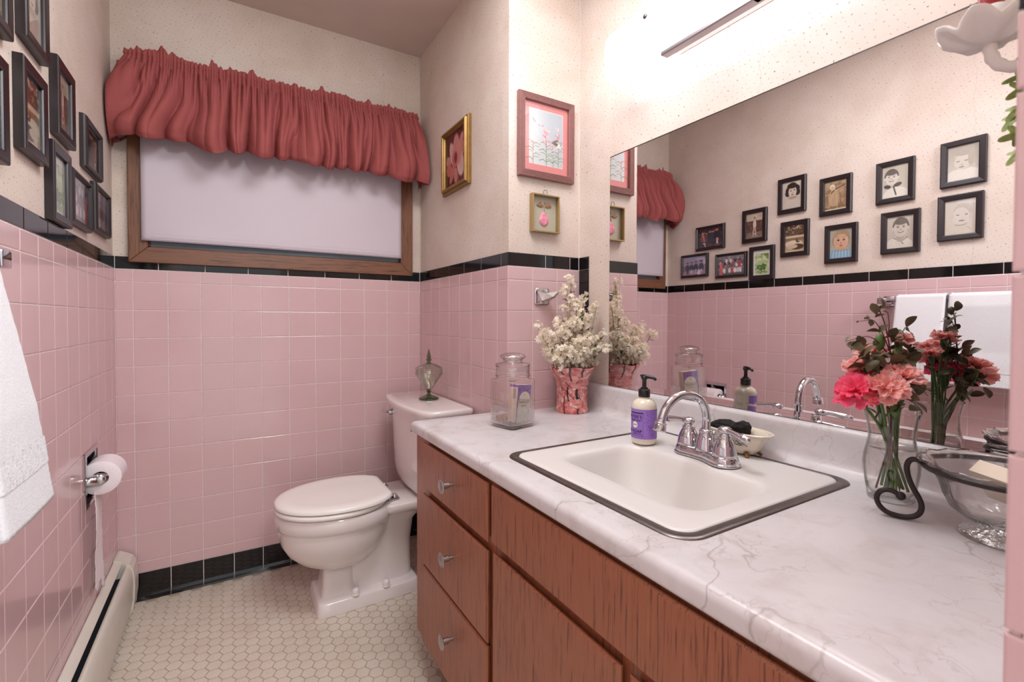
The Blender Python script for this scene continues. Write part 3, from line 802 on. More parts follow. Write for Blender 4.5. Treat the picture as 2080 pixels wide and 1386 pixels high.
# ------------------------------------------------------------------ toilet (bowl points towards -X)
TY = -0.378
tl = thing('toilet', 'white two-piece toilet with closed lid between vanity and tiled wall', 'toilet', (.82, TY, 0))
def ov(xa, xb, b, z, e=2.15, egg=0.08, n=48): return sring((xa + xb) / 2, TY, (xb - xa) / 2, b, z, e, n, egg)
mb = MB()
# bowl with rim band and rounded underside
mb.loft([ov(.53, .925, .155, .3810), ov(.516, .94, .177, .3810), ov(.510, .945, .183, .373), ov(.511, .945, .183, .338), ov(.516, .94, .178, .329), ov(.524, .935, .170, .322), ov(.522, .93, .171, .300), ov(.530, .92, .164, .262), ov(.552, .90, .148, .222), ov(.588, .87, .122, .187), ov(.628, .84, .092, .163), ov(.655, .81, .068, .150)], True, True, True)
# stepped front column and base plinth
bx = lambda x0, x1, b, z, e=7: sring((x0 + x1) / 2, TY, (x1 - x0) / 2, b, z, e, 48)
mb.loft([bx(.640, 1.035, .114, .0005, 12), bx(.640, 1.035, .114, .006, 12), bx(.645, 1.032, .110, .043, 12), bx(.650, 1.028, .105, .048, 12), bx(.668, 1.02, .088, .049, 12)], True, True, True)
mb.loft([bx(.660, .790, .070, .047, 6), bx(.668, .782, .062, .085, 6), bx(.672, .785, .060, .15, 5), bx(.655, .80, .066, .19, 4)], True, True, True)
# trapway body rising to the tank deck
mb.loft([bx(.760, 1.022, .062, .046, 4), bx(.75, 1.02, .060, .12, 4), bx(.745, 1.02, .064, .20, 4), bx(.75, 1.03, .075, .28, 4), bx(.80, 1.07, .092, .325, 4), bx(.85, 1.10, .105, .345, 4)], True, True, True)
mb.loft([bx(.87, 1.135, .120, .335, 4), bx(.855, 1.165, .132, .346, 5), bx(.85, 1.175, .138, .352, 5), bx(.85, 1.175, .138, .374, 5), bx(.856, 1.170, .133, .3785, 5)], True, True, True)
mb.obj('bowl', 'porcelain', tl, auto=50)
mb = MB(); mb.loft([ov(.530, .905, .166, .3812, 2.2), ov(.530, .905, .166, .3845, 2.2), ov(.514, .918, .181, .3855, 2.2), ov(.509, .92, .186, .389, 2.2), ov(.509, .92, .186, .398, 2.2), ov(.513, .92, .182, .4025, 2.2), ov(.530, .91, .166, .4030, 2.2), ov(.530, .91, .166, .4068, 2.2)], True, True, True).obj('seat', 'seat', tl, auto=60)
def lidring(xa, xb, b, z):
    out = []
    for p in ov(xa, xb + .03, b, z, 2.2): out.append((min(p[0], xb), p[1], p[2]))
    return out
mb = MB(); mb.loft([lidring(.530, .906, .166, .4062), lidring(.514, .916, .183, .4072), lidring(.509, .920, .188, .4095), lidring(.509, .920, .188, .418), lidring(.514, .917, .183, .4225), lidring(.526, .910, .172, .4255), lidring(.545, .90, .154, .4275), lidring(.562, .89, .138, .4262), lidring(.64, .86, .06, .4268)], True, True, True).obj('lid', 'seat', tl, auto=60)
for y in (TY - .075, TY + .075):
    h = MB(); h.cbox((.912, y - .016, .3795), (.955, y + .016, .389), .003).lathe([(.011, .388), (.011, .397), (.007, .401), (.0, .402)], 16, (.938, y, 0), cap0=True); h.tube([(.925, y - .014, .402), (.925, y + .014, .402)], .007, 10); h.obj('hinge', 'chrome', tl)
for x, y in ((.780, TY - .098), (.898, TY - .098), (.780, TY + .098), (.898, TY + .098)):
    MB().lathe([(.0155, .0495), (.0155, .053), (.0135, .054), (.0135, .066), (.011, .072), (.005, .0755), (0, .076)], 20, (x, y, 0)).obj('bolt_cap', 'porcelain', tl, auto=45)
# tank with bowed front and rounded lower corners
def tk(z, half, xf, bow, xb=1.196, n=14, yc=TY):
    pts = []
    for k in range(n + 1):
        t = -1 + 2 * k / n; r = max(0, abs(t) - .86) / .14
        pts.append((xf - bow * (1 - t * t) + .02 * (1 - sqrt(max(0, 1 - r * r))), yc + half * t, z))
    pts += [(xb - .012, yc + half, z), (xb, yc + half - .012, z), (xb, yc - half + .012, z), (xb - .012, yc - half, z)]
    return pts
mb = MB(); mb.loft([tk(.380, .150, 1.05, .010), tk(.384, .172, 1.038, .012), tk(.398, .197, 1.030, .016), (tk(.425, .215, 1.026, .018)), tk(.46, .224, 1.024, .02), tk(.60, .238, 1.022, .024), tk(.695, .246, 1.020, .026), tk(.715, .247, 1.020, .026), tk(.7165, .240, 1.026, .026)], True, True, True).obj('tank', 'porcelain', tl, fixn=True, auto=50)
mb = MB(); mb.loft([tk(.7175, .262, 1.010, .030), tk(.7195, .268, 1.004, .030), tk(.727, .269, 1.003, .030), tk(.733, .272, .998, .031, 1.199), tk(.748, .272, .998, .031, 1.199), tk(.753, .268, 1.001, .031, 1.197), tk(.7555, .259, 1.010, .030, 1.19)], True, True, True).obj('tank_lid', 'porcelain', tl, fixn=True, auto=50)
lv = MB(); LP = Vector((1.012, TY + .205, .678))
lv.tube([LP + Vector((.002, 0, 0)), LP + Vector((-.012, 0, 0)), LP + Vector((-.016, 0, 0))], [.013, .013, .010], 16)
lv.tube([LP + Vector((-.014, 0, 0)), LP + Vector((-.022, 0, .002)), LP + Vector((-.026, .018, .002)), LP + Vector((-.026, .05, 0))], [.006, .007, .0065, .0085], 12)
lv.obj('flush_lever', 'chrome', tl, auto=50)
MB().tube([(1.12, TY - .20, .38), (1.12, TY - .205, .30), (1.13, TY - .22, .20), (1.16, TY - .235, .15), (1.203, TY - .235, .15)], .005, 8).obj('supply_hose', 'chrome', tl)

# lidded glass compote on the tank
gj = thing('glass_compote', 'pale green footed glass jar with pointed lid on the toilet tank', 'jar', (1.115, -.372, .7558))
gx, gy, gz = 1.115, -.372, .7558
def facet(prof, n, c, seg=1, mb=None, **kw): return (mb or MB()).lathe(prof, n, c, **kw)
mb = MB().lathe([(.0, .0005), (.040, .0008), (.044, .003), (.042, .008), (.028, .014), (.012, .019), (.0075, .024), (.0075, .030), (.012, .033), (.008, .037), (.013, .042)], 12, (gx, gy, gz)); mb.obj('foot', 'greensolid', gj, auto=25)
mb = MB().lathe([(.0, .044), (.016, .046), (.030, .068), (.050, .096), (.061, .112), (.060, .117), (.0575, .133), (.0555, .133), (.0585, .116), (.048, .097), (.028, .070), (.012, .050)], 12, (gx, gy, gz)); mb.obj('bowl', 'greenglass', gj, auto=25)
mb = MB().lathe([(.0600, .134), (.0600, .1375), (.056, .140), (.035, .152), (.015, .158), (.014, .156), (.033, .149), (.053, .1375)], 24, (gx, gy, gz)); ld = mb.obj('lid', 'greenglass', gj, auto=25)
MB().lathe([(.015, .157), (.010, .160), (.007, .165), (.012, .171), (.0125, .175), (.007, .179), (.010, .184), (.0085, .192), (.003, .212), (.0004, .221)], 10, (gx, gy, gz)).obj('finial', 'greensolid', ld, auto=25)

# ------------------------------------------------------------------ tissue holder, baseboard heater, towels
th = thing('tissue_holder', 'recessed chrome toilet paper holder set in the left tiled wall', 'holder', (0, -.394, .617))
mb = MB(); a0, a1, b0, b1 = TP
r4 = lambda i, x: [(x, a0 + i, b0 + i), (x, a1 - i, b0 + i), (x, a1 - i, b1 - i), (x, a0 + i, b1 - i)]
mb.loft([r4(-.010, .0006), r4(-.009, .0036), r4(.004, .0042), r4(.007, .0022), r4(.008, -.002), r4(.010, -.040), r4(.045, -.052)], True, False, True, smooth=False).obj('recess_tray', 'chrome', th, fixn=True)
for y, s in ((a0 + .014, 1), (a1 - .014, -1)):
    mb = MB(); mb.tube([(-.03, y, .60), (-.01, y - s * .002, .612), (.028, y - s * .004, .617)], [.010, .013, .016], 14); mb.obj('arm', 'chrome', th)
    n = 20; mb = MB(); rg = [[(.029 + r * cos(2 * pi * i / n), y - s * .004 + s * h, .617 + r * sin(2 * pi * i / n)) for i in range(n)] for r, h in ((.001, -.006), (.012, -.006), (.0175, -.002), (.0175, .004), (.010, .006))]
    mb.loft(rg, True, True, True).obj('arm_cap', 'chrome', th, fixn=True)
tp = thing('toilet_paper', 'white toilet paper roll with a long torn tail on the chrome holder', 'toilet paper', (.042, -.394, .617))
mb = MB(); n = 44; y0, y1 = -.443, -.345
rg = [[(.031 + r * .93 * cos(2 * pi * i / n), y, .617 + r * .93 * sin(2 * pi * i / n)) for i in range(n)] for r, y in ((.0215, y0 + .002), (.022, y0), (.0525, y0), (.0545, y0 + .0015), (.0545, y1 - .0015), (.0525, y1), (.022, y1), (.0215, y1 - .002), (.0215, y0 + .002))]
mb.loft(rg, True, False, False).obj('roll', 'paperroll', tp, fixn=True, auto=50)
rt = random.Random(3); jag = [rt.uniform(-.006, .006) for _ in range(40)]
def tailf(u, v):
    z = .612 - v * .335; e = jag[int(v * 30)] * min(1, v * 6)
    yy = y0 + (y1 - y0) * u + (e if u > .5 else -jag[39 - int(v * 30)] * .7) + v * .004
    x = .016 + .002 * (1 + sin(v * 5 + u * 2)) * min(1, v * 3) + .003 * noise.noise((u * 2, v * 5, 3)) * v
    if v < .06: x = max(.002, x)
    return (max(.0025, x), yy, z - (.03 * u * v if v > .9 else 0) - (.012 * sin(u * 9)) * (v > .97))
o = MB().grid(tailf, 12, 50).obj('tail', 'paperroll', tp); o.modifiers.new('s', 'SOLIDIFY').thickness = .0006

ht = thing('baseboard_heater', 'long cream metal baseboard heater along the foot of the left wall', 'heater', (.03, -1.35, 0))
hy0, hy1 = -.095, -2.85
def ext(pr, ya, yb, name, mat, sm=False, cap=True):
    return MB().loft([[(x, ya, z) for x, z in pr], [(x, yb, z) for x, z in pr]], True, cap, cap, smooth=sm).obj(name, mat, ht, fixn=True, auto=40)
ext([(.001, .02), (.001, .209), (.004, .211), (.024, .199), (.0255, .1955), (.022, .195), (.004, .204), (.004, .02)], hy0, hy1, 'back_hood', 'heater')
ext([(.0395, .190), (.0405, .183), (.047, .184), (.050, .180), (.056, .165), (.0595, .13), (.058, .06), (.050, .018), (.0475, .018), (.0555, .06), (.057, .13), (.0535, .163), (.048, .1765), (.044, .179), (.0385, .176), (.036, .1785), (.0365, .188)], hy0, hy1, 'front_cover', 'heater', True)
mb = MB(); n = 0
y = hy0 - .05
f0 = MB(); f0.box((.006, -.0004, .10), (.048, .0004, .165)); fm = f0.mesh('fin', 'fin')
while y > -2.0 and n < 220:
    link('fin', fm, ht, True, Matrix.Translation((0, y, 0))); y -= .0085; n += 1
MB().box((.0045, hy1, .03), (.046, hy0, .09)).obj('inner_tray', 'dark', ht)
MB().tube([(.026, hy0, .13), (.026, hy1, .13)], .009, 10).obj('pipe', 'fin', ht)
MB().box((.028, hy0 - .30, .1675), (.041, hy0 - .10, .1685)).obj('damper', 'steel', ht)
cp = [(.001, .001), (.001, .215), (.010, .216), (.030, .205), (.047, .193), (.058, .172), (.0635, .13), (.062, .06), (.055, .012), (.048, .001)]
MB().loft([[(x, -.016, z) for x, z in cp], [(x, hy0 - .006, z) for x, z in cp]], True, True, True, smooth=False).obj('end_cap', 'heater', ht, fixn=True)

tb = thing('towel_bar', 'chrome towel bar with square posts on the left tiled wall', 'towel bar', (.05, -1.65, 1.195))
for y in (-1.318, -1.98):
    mb = MB(); mb.cbox((.0004, y - .022, 1.171), (.010, y + .022, 1.219), .003); mb.cbox((.009, y - .018, 1.181), (.088, y + .018, 1.209), .003); mb.obj('post', 'chrome', tb, auto=40)
MB().tube([(.068, -1.33, 1.195), (.068, -1.968, 1.195)], .008, 12).obj('bar', 'chrome', tb)
def towel(y0, y1, seed, label, zb, xb):
    tw = thing('bath_towel', label, 'towel', (.07, (y0 + y1) / 2, zb), 'white towels on the bar')
    K = [(.030, 0, zb + .02), (.028, .25, .98), (.032, .42, 1.16), (.044, .47, 1.2105), (.068, .5, 1.2235), (.090, .53, 1.2125), (.100, .58, 1.165), (xb - .015, .8, .98), (xb, 1, zb)]
    def f(u, v):
        for (xa, va, za), (xc, vc, zc) in zip(K[:-1], K[1:]):
            if v <= vc: q = (v - va) / (vc - va); x = xa + (xc - xa) * q; z = za + (zc - za) * q; break
        y = y0 + (y1 - y0) * u
        w = .004 * noise.noise((y * 9, z * 3, seed)) * (v > .5) + .0007 * noise.noise((y * 210, z * 210, seed))
        ed = .008 * noise.noise((z * 9, seed, u * .1)) * abs(v - .5) * 2
        e = min(u, 1 - u) / .06; rnd = .007 * (1 - sqrt(max(0, 1 - (1 - min(1, e)) ** 2)))
        return (x + (w - rnd) * (1 if v > .5 else -1) * 1.0, y + ed + (.045 * (v - .6) if v > .6 and u < .3 and False else 0), z)
    o = MB().grid(f, 70, 120).obj('terry_cloth', 'towel', tw); m = o.modifiers.new('s', 'SOLIDIFY'); m.thickness = .014; m.offset = -1
    def g(u, v):
        p = f(u, .865 + .055 * v); return (p[0] + .0012 + .0008 * sin(u * 260 + v * 26) , p[1], p[2])
    MB().grid(g, 90, 10).obj('woven_band', 'towel', tw)
towel(-1.372, -1.548, 3, 'white terry towel on the chrome bar, nearer the window', .845, .150)
towel(-1.556, -1.93, 8, 'white terry towel on the chrome bar, farther from the window', .842, .112)

# ------------------------------------------------------------------ pictures
LB = lambda y, z, n=-.005: basis((n, y, z), (0, 1, 0), (0, 0, 1))            # on the left wall
AB = lambda y, z, n=-.005: basis((XC - n, y, z), (0, -1, 0), (0, 0, 1))      # on the alcove side wall
FB = lambda x, z, n=-.005: basis((x, YA - n, z), (1, 0, 0), (0, 0, 1))       # on the short wall
def moulding(w, h, prof, name, mat, parent):
    """prof: list of (inset, height) walked from the wall outside to the rebate inside"""
    rings = []
    for i, z in prof: rings.append([(-w / 2 + i, -h / 2 + i, z), (w / 2 - i, -h / 2 + i, z), (w / 2 - i, h / 2 - i, z), (-w / 2 + i, h / 2 - i, z)])
    return MB().loft(rings, True, False, False, smooth=False).obj(name, mat, parent, False)
def plate(w, h, z, name, mat, parent):
    return MB().box((-w / 2, -h / 2, z - .001), (w / 2, h / 2, z)).obj(name, mat, parent, False)

def photo_frame(yc, zc, w, h, label, paint, border, seed, rounded=False):
    t = thing('photo_frame', label, 'picture frame', None, 'dark framed family photographs on the left wall', LB(yc, zc))
    d = .0195
    if rounded: pr = [(0, .0004), (0, .010), (.002, .0145), (.006, .0185), (.011, d), (border - .003, d - .003), (border, d - .007), (border, .006)]
    else: pr = [(0, .0004), (0, d - .003), (.002, d - .0008), (.004, d), (border - .004, d - .002), (border - .001, d - .003), (border, d - .006), (border, .006)]
    moulding(w, h, pr, 'moulding', 'framewood', t)
    iw, ih = w - 2 * border, h - 2 * border
    plate(w - .006, h - .006, .006, 'backing', 'dark', t)
    cv = Canvas(iw, ih, 'cfc6b8', 64, seed); paint(cv); cv.grain(.015)
    link('print', cv.mesh('print', flip=True), t, False, Matrix.Translation((0, 0, d - .0105)))
    plate(iw + .004, ih + .004, d - .0085, 'picture_glass', 'pane', t)
    return t

def person(c, x, y, s, coat, skin='c99a80', hair='2a2020', leg=None):
    c.ell(x, y, .30 * s, .62 * s, coat); c.ell(x, y + .80 * s, .15 * s, .20 * s, skin); c.ell(x, y + .92 * s, .16 * s, .13 * s, hair)
    if leg: c.rect(x - .16 * s, y - 1.25 * s, x + .16 * s, y - .35 * s, leg)
def pA(c):
    c.grad('8f86a6', 'a9a0c0'); c.rect(0, 0, 1, .22, 'b58d93'); c.rect(0, .2, .12, .5, '8a6a80')
    c.rect(.6, .82, .95, .9, 'c7c2d8'); c.rect(.9, .55, .97, .85, 'd8d6e6')
    for x, s in ((.2, .30), (.38, .31), (.57, .34), (.80, .36)):
        person(c, x, .40, s, '2b2a3e', 'b98b80', '3a2f33'); c.ell(x, .18, .05, .13, 'c9c6dc' if x != .2 else '2f2d42')
    c.ell(.70, .12, .07, .16, 'e6e3f0'); c.speck(0, 0, 1, .2, ['b48a9a', '7c6a86'], 14, .03)
def pB(c):
    c.grad('5a4a4c', '8d8a90'); c.speck(0, .55, 1, .95, ['9a9596', '6f6a70', 'b8b4b6'], 40, .04)
    c.speck(.02, .25, .98, .8, ['3a2f38', '7a5f60', 'b99a90', 'dcd3d0', '4b4a5a', '9c4a4e', '66636e'], 150, .028, .95)
    for i in range(17): person(c, .06 + .055 * i, .50 + .12 * (i % 3), .17, ['3b3540', 'd6cfd2', '58566a', 'a8433f', '2c2a33', 'e7e2e4', '7b6f78'][i % 7], 'cfa08c')
    for i in range(8): person(c, .26 + .1 * i, .24, .2, ['eceaf0', '6c6870', 'e4dfe2', 'c83c44', 'f0eef2', 'd8d4dc'][i % 6], 'd6a894')
    c.rect(.07, .04, .18, .42, 'e0605f'); c.ell(.125, .52, .05, .14, 'e87a74'); c.ell(.125, .68, .03, .06, 'c99080'); c.ell(.83, .58, .06, .14, 'c22f3a')
def pC(c):
    c.grad('2c2026', '33242a'); c.speck(0, .4, 1, 1, ['42343c', '553840', '2a1c22', '6e5a60'], 40, .06)
    for x, y, s, k in ((.22, .52, .36, '8a4a4c'), (.36, .5, .32, '6d3a3f'), (.51, .52, .38, '2c3048'), (.63, .52, .38, '343850'), (.78, .55, .42, '221d2a')): person(c, x, y, s, k, 'd59a84', '4a2c26')
    c.line(.18, .75, .26, .45, .018, 'e0a890'); c.line(.27, .2, .32, .05, .016, 'efd8cc'); c.line(.22, .22, .32, .22, .014, 'efd8cc'); c.line(.24, .6, .28, .32, .02, 'd68478')
    c.ell(.8, .36, .045, .09, 'e29a86'); c.rect(.775, .14, .83, .30, 'e9d5cf'); c.speck(.4, .03, .98, .14, ['b8413f', 'c95a4e', '8a2f35'], 14, .02)
def pD(c):
    c.grad('dfe2cf', 'd5dac4'); c.rect(0, 0, .10, 1, 'efece6'); c.rect(0, .88, 1, 1, 'e3e0d8'); c.rect(.9, 0, 1, 1, 'e6e4da')
    c.rect(.12, .06, .9, .86, 'ccd5a6'); c.rect(.45, .62, .9, .86, '5d8c3a'); c.speck(.12, .1, .88, .8, ['a9bf7c', 'dbe3b6', '87a85a', 'eceed6'], 60, .07)
    for x, y in ((.38, .5), (.62, .52)): c.ell(x, y + .12, .11, .09, 'dfe6c4'); c.ell(x, y - .05, .17, .14, 'bcd18e')
    c.speck(.2, .22, .75, .46, ['2f6a28', '3f7f33', '255420'], 26, .055, .95); c.speck(.2, .1, .85, .2, ['7f9f50', '4a7b36'], 12, .05); c.ell(.5, .13, .14, .035, '6f9a50')
def pE(c):
    c.grad('6d5248', '5a4039'); c.rect(0, .70, 1, 1, 'cbbba6'); c.speck(.05, .74, .95, .92, ['bba994', 'd6c8b4'], 10, .07)
    c.rect(0, 0, 1, .24, '8d7463'); c.speck(0, 0, 1, .25, ['b09a86', '6f5648', 'a08a76'], 50, .03); c.speck(0, .28, 1, .66, ['4d352f', '7b5f52', '54403a'], 50, .05)
    c.line(.42, .08, .42, .30, .016, 'efe4d6'); c.line(.56, .08, .56, .30, .016, 'efe4d6'); c.line(.40, .18, .58, .18, .012, 'efe4d6'); c.line(.42, .30, .56, .30, .012, 'efe4d6')
    c.ell(.5, .55, .10, .17, 'e6d6c4'); c.line(.44, .3, .47, .46, .028, 'd9c6b2'); c.line(.55, .3, .53, .46, .028, 'd9c6b2'); c.ell(.49, .78, .06, .055, 'cdb59e'); c.ell(.49, .82, .065, .035, '8d7565')
def pF(c):
    c.grad('c9bcae', 'd8ccbe'); c.ell(.55, .10, .5, .26, 'd3c7ba')
    for x, y, rx, ry in ((.52, .72, .30, .24), (.28, .58, .14, .12), (.79, .58, .14, .12), (.45, .85, .2, .09), (.3, .68, .14, .12), (.76, .72, .15, .13)): c.ell(x, y, rx, ry, '1f1715')
    c.ell(.53, .62, .215, .205, 'dccbbc'); c.ell(.52, .80, .2, .06, '231a18'); c.ell(.44, .655, .04, .018, '2a1e1b'); c.ell(.63, .665, .04, .018, '2a1e1b')
    c.line(.39, .69, .48, .695, .008, '3a2a26'); c.line(.58, .70, .68, .695, .008, '3a2a26'); c.ell(.53, .59, .03, .03, 'b89f90'); c.ell(.53, .52, .075, .018, '6d4a44'); c.ell(.53, .40, .22, .06, 'a9968a', .8)
def pG(c):
    c.grad('c8ad8c', '8c6f55'); c.rect(0, .62, 1, 1, '5b4232'); c.speck(0, .62, 1, 1, ['7b604a', '46301f', 'a58a6c', '3b281c'], 90, .045, .9)
    c.speck(.05, .85, .8, .98, ['e6dac6', 'cdb998'], 9, .035); c.rect(0, .53, 1, .60, 'd9c5a6'); c.rect(0, .42, 1, .53, '8e7258')
    c.ell(.45, .30, .46, .13, 'e4d4bb'); c.ell(.62, .18, .34, .11, '4a3222'); c.ell(.35, .2, .3, .08, 'd4c0a2'); c.ell(.60, .44, .07, .06, '6d5340'); c.ell(.66, .37, .1, .03, '5c4330'); c.rect(0, 0, 1, .06, 'd9c7aa', .7)
def pH(c):
    c.grad('8e6f50', 'b8a084'); c.speck(0, 0, 1, 1, ['a3825f', '8a6844', 'c2a886', '77583a'], 70, .09, .5)
    for x in (.15, .3, .42, .55, .68, .8): c.line(x, .08, .36 + x * .3, .62, .035, 'bfa07c' if int(x * 100) % 2 else '7d5d3f', .8)
    c.ell(.42, .42, .26, .30, 'c4a782', .8); c.ell(.35, .80, .12, .10, 'e4d8c2'); c.ell(.35, .77, .07, .06, 'cfb48e'); c.line(.5, .72, .92, .82, .025, '4a3320'); c.line(.3, .6, .42, .68, .03, '5c422c'); c.rect(0, 0, 1, .05, 'dccdb4'); c.speck(0, .05, 1, .12, ['4d3926', '6a4f36'], 16, .03)
def pI(c):
    c.grad('b9b1a2', 'a9ab9e'); c.ell(.5, .62, .40, .33, 'a58a6a'); c.ell(.5, .57, .34, .29, 'd9b296'); c.ell(.36, .83, .20, .11, 'b09676'); c.ell(.66, .83, .20, .11, 'a88d6c')
    c.ell(.52, .77, .2, .05, 'd6ae92'); c.ell(.38, .62, .055, .03, '4a3024'); c.ell(.63, .62, .055, .03, '4a3024'); c.line(.31, .68, .43, .685, .008, '8a5a3e'); c.line(.57, .685, .69, .68, .008, '8a5a3e')
    c.ell(.5, .52, .05, .03, 'cf8a68'); c.ell(.5, .43, .08, .03, 'c2604e'); c.ell(.3, .5, .08, .05, 'dc9a80', .5, soft=.8); c.ell(.7, .5, .08, .05, 'dc9a80', .5, soft=.8); c.ell(.5, .36, .2, .05, 'c49a7e', .5, soft=.8)
    c.ell(.5, .08, .6, .22, '8fb8cf'); 
    for k in range(13): c.line(.05 + .075 * k, 0, .12 + .065 * k, .27, .008, 'd2e6ee' if k % 2 else '6c98b2')
    c.ell(.5, .29, .25, .045, 'cfa080'); c.line(.15, .26, .85, .26, .015, '5d8ba6')
def face_bw(c, cx, cy, rx, ry, skin, hair, cap):
    c.ell(cx, cy + .04, rx * 1.12, ry * 1.12, hair); c.ell(cx - rx, cy - .02, rx * .2, ry * .22, skin); c.ell(cx + rx, cy - .02, rx * .2, ry * .22, skin)
    c.ell(cx, cy - ry * .12, rx * .98, ry * .96, skin)
    c.ell(cx, cy + ry * .75, rx * .95, ry * .38, cap)
    for s in (-1, 1):
        c.ell(cx + s * rx * .4, cy + ry * .10, rx * .15, ry * .06, '2b2522'); c.line(cx + s * rx * .2, cy + ry * .26, cx + s * rx * .6, cy + ry * .26, .007, hair)
    c.ell(cx, cy - ry * .18, rx * .14, ry * .08, 'a59a8e', .8); c.ell(cx, cy - ry * .46, rx * .42, ry * .12, '4b403b'); c.ell(cx, cy - ry * .43, rx * .36, ry * .06, 'ece6dc')
def pJ(c):
    c.grad('c8c1b4', 'bcb4a6'); c.ell(.52, .06, .5, .26, 'e3ddd2'); face_bw(c, .36, .63, .25, .21, 'd8cfc3', '4a423d', '5a514a')
    c.ell(.20, .36, .14, .06, '3b3532', rot=-.3); c.ell(.60, .39, .16, .06, '3b3532', rot=.3); c.line(.44, .34, .54, .08, .03, '45403d')
def pK(c):
    c.grad('b9b1a6', 'c9c2b6'); c.ell(.45, .06, .55, .28, 'dcd5c9'); c.line(.25, .33, .5, .2, .02, '8b837a'); c.line(.78, .33, .55, .2, .02, '8b837a'); c.ell(.5, .3, .16, .1, 'b3a99d')
    face_bw(c, .52, .63, .28, .26, 'cfc5b8', '5b524c', '6d645c'); c.line(.56, .17, .62, .12, .015, '4a443f')
def pL(c):  # pale, low-contrast tones paint the glare into the print
    c.grad('d6cfc5', 'a9a294'); c.ell(.5, .12, .6, .22, 'e2dcd3'); c.ell(.53, .60, .34, .30, 'c0b8ac'); c.ell(.48, .52, .27, .22, 'd3cbc0'); c.ell(.5, .80, .30, .10, 'b0a89c'); c.ell(.75, .6, .1, .22, 'b5ad9f')
    for x in (.33, .6): c.ell(x, .55, .07, .015, '8d857a')
    c.ell(.45, .38, .10, .02, '97897e'); c.ell(.46, .45, .04, .02, 'b5aa9c')
def pM(c):  # glare on this picture is put into its pale colours too
    c.grad('d9cfc0', 'cfc8bd'); c.ell(.58, .62, .31, .29, 'c4bcb2'); c.ell(.52, .50, .28, .27, 'dad2c8'); c.ell(.24, .52, .05, .06, 'cfc6bb'); c.ell(.84, .55, .04, .06, 'cfc6bb'); c.ell(.52, .3, .2, .06, '9d948a', .8); c.ell(.52, .34, .22, .07, 'd8d0c6')
    for x in (.42, .70): c.ell(x, .56, .055, .016, '857c73')
    c.ell(.55, .39, .10, .02, '8d7f76'); c.line(.72, .2, .84, .12, .006, '6a625b')
P_ = [(-.226, 1.465, .213, .155, 'dark landscape photo frame lowest by the window, four people in dark jackets', pA, .0165, True),
      (-.4935, 1.4435, .213, .153, 'dark landscape photo frame with a crowded family group and woman in coral', pB, .0165, True),
      (-.343, 1.637, .213, .156, 'dark landscape photo frame with family on a dark background, highest landscape one', pC, .0165, True),
      (-.693, 1.440, .150, .193, 'dark frame with a faded green photo of children in a garden', pD, .024, False),
      (-.646, 1.663, .150, .195, 'dark frame with a sepia photo of a child standing on a stool', pE, .024, False),
      (-.860, 1.796, .150, .196, 'dark frame with a portrait of a dark-haired woman', pF, .024, False),
      (-.879, 1.5545, .150, .194, 'dark frame with a sepia photo of a pale old car under trees', pG, .024, False),
      (-1.080, 1.7455, .149, .196, 'dark frame with a brown faded photo of a baby in long dress', pH, .024, False),
      (-1.108, 1.496, .149, .195, 'dark frame with a coloured portrait of a toddler in blue', pI, .024, False),
      (-1.332, 1.755, .148, .196, 'dark frame with a grey portrait of a girl in a bow collar', pJ, .024, False),
      (-1.355, 1.5155, .148, .195, 'dark frame with a grey portrait of a grinning boy', pK, .024, False),
      (-1.570, 1.776, .147, .194, 'dark frame with a child portrait washed pale by painted-in glare, highest on the wall', pL, .024, False),
      (-1.564, 1.547, .147, .194, 'dark frame with a pale portrait of a nearly bald child, lower right in the mirror', pM, .024, False)]
for k, (yc, zc, w, h, lab, pf, bd, rd) in enumerate(P_): photo_frame(yc, zc, w, h, lab, pf, bd, 20 + k, rd)

# gilt frame with one big pink flower, in the toilet alcove
t = thing('picture_frame', 'gilt frame with a large pink flower print in the toilet alcove', 'picture frame', None, None, AB(-.4545, 1.7935))
moulding(.268, .279, [(0, .0004), (0, .012), (.003, .016), (.007, .017), (.009, .014), (.011, .020), (.014, .0255), (.018, .027), (.022, .025), (.0235, .020), (.026, .018), (.028, .013), (.028, .006)], 'moulding', 'goldtrim', t)
plate(.26, .27, .005, 'backing', 'dark', t)
c = Canvas(.212, .223, '3d1620', 110, 5); c.speck(0, 0, 1, 1, ['5d2a33', '3a161e', '6b333b', '2d1218'], 30, .12, .6)
for cx, cy, rx, ry, rot, col in ((.34, .60, .12, .26, .35, 'f8cfc8'), (.74, .72, .09, .20, -.45, 'eaa79d'), (.84, .60, .10, .16, -.7, 'e89a90'), (.52, .70, .15, .25, .0, 'eea79f'), (.15, .50, .10, .13, .8, 'e9a9a0'), (.18, .33, .13, .13, .6, 'd97f79'), (.32, .22, .09, .2, -.55, 'd8827b'), (.50, .16, .09, .16, .12, 'e09a90'), (.72, .34, .16, .25, .28, 'fadbd5'), (.66, .52, .13, .2, -.35, 'e9a198'), (.47, .48, .14, .16, 0, 'df7f78')):
    c.ell(cx, cy, rx, ry, col, rot=rot, soft=.25); c.ell(cx, cy, rx * .55, ry * .6, 'd9726e', .18, rot=rot, soft=.8)
c.ell(.50, .50, .06, .10, '6e2734', soft=.6); c.line(.62, .18, .62, .02, .006, 'd7b8b0'); c.grain(.02)
link('print', c.mesh('print'), t, False, Matrix.Translation((0, 0, .0095)))
plate(.214, .225, .0118, 'picture_glass', 'pane', t)

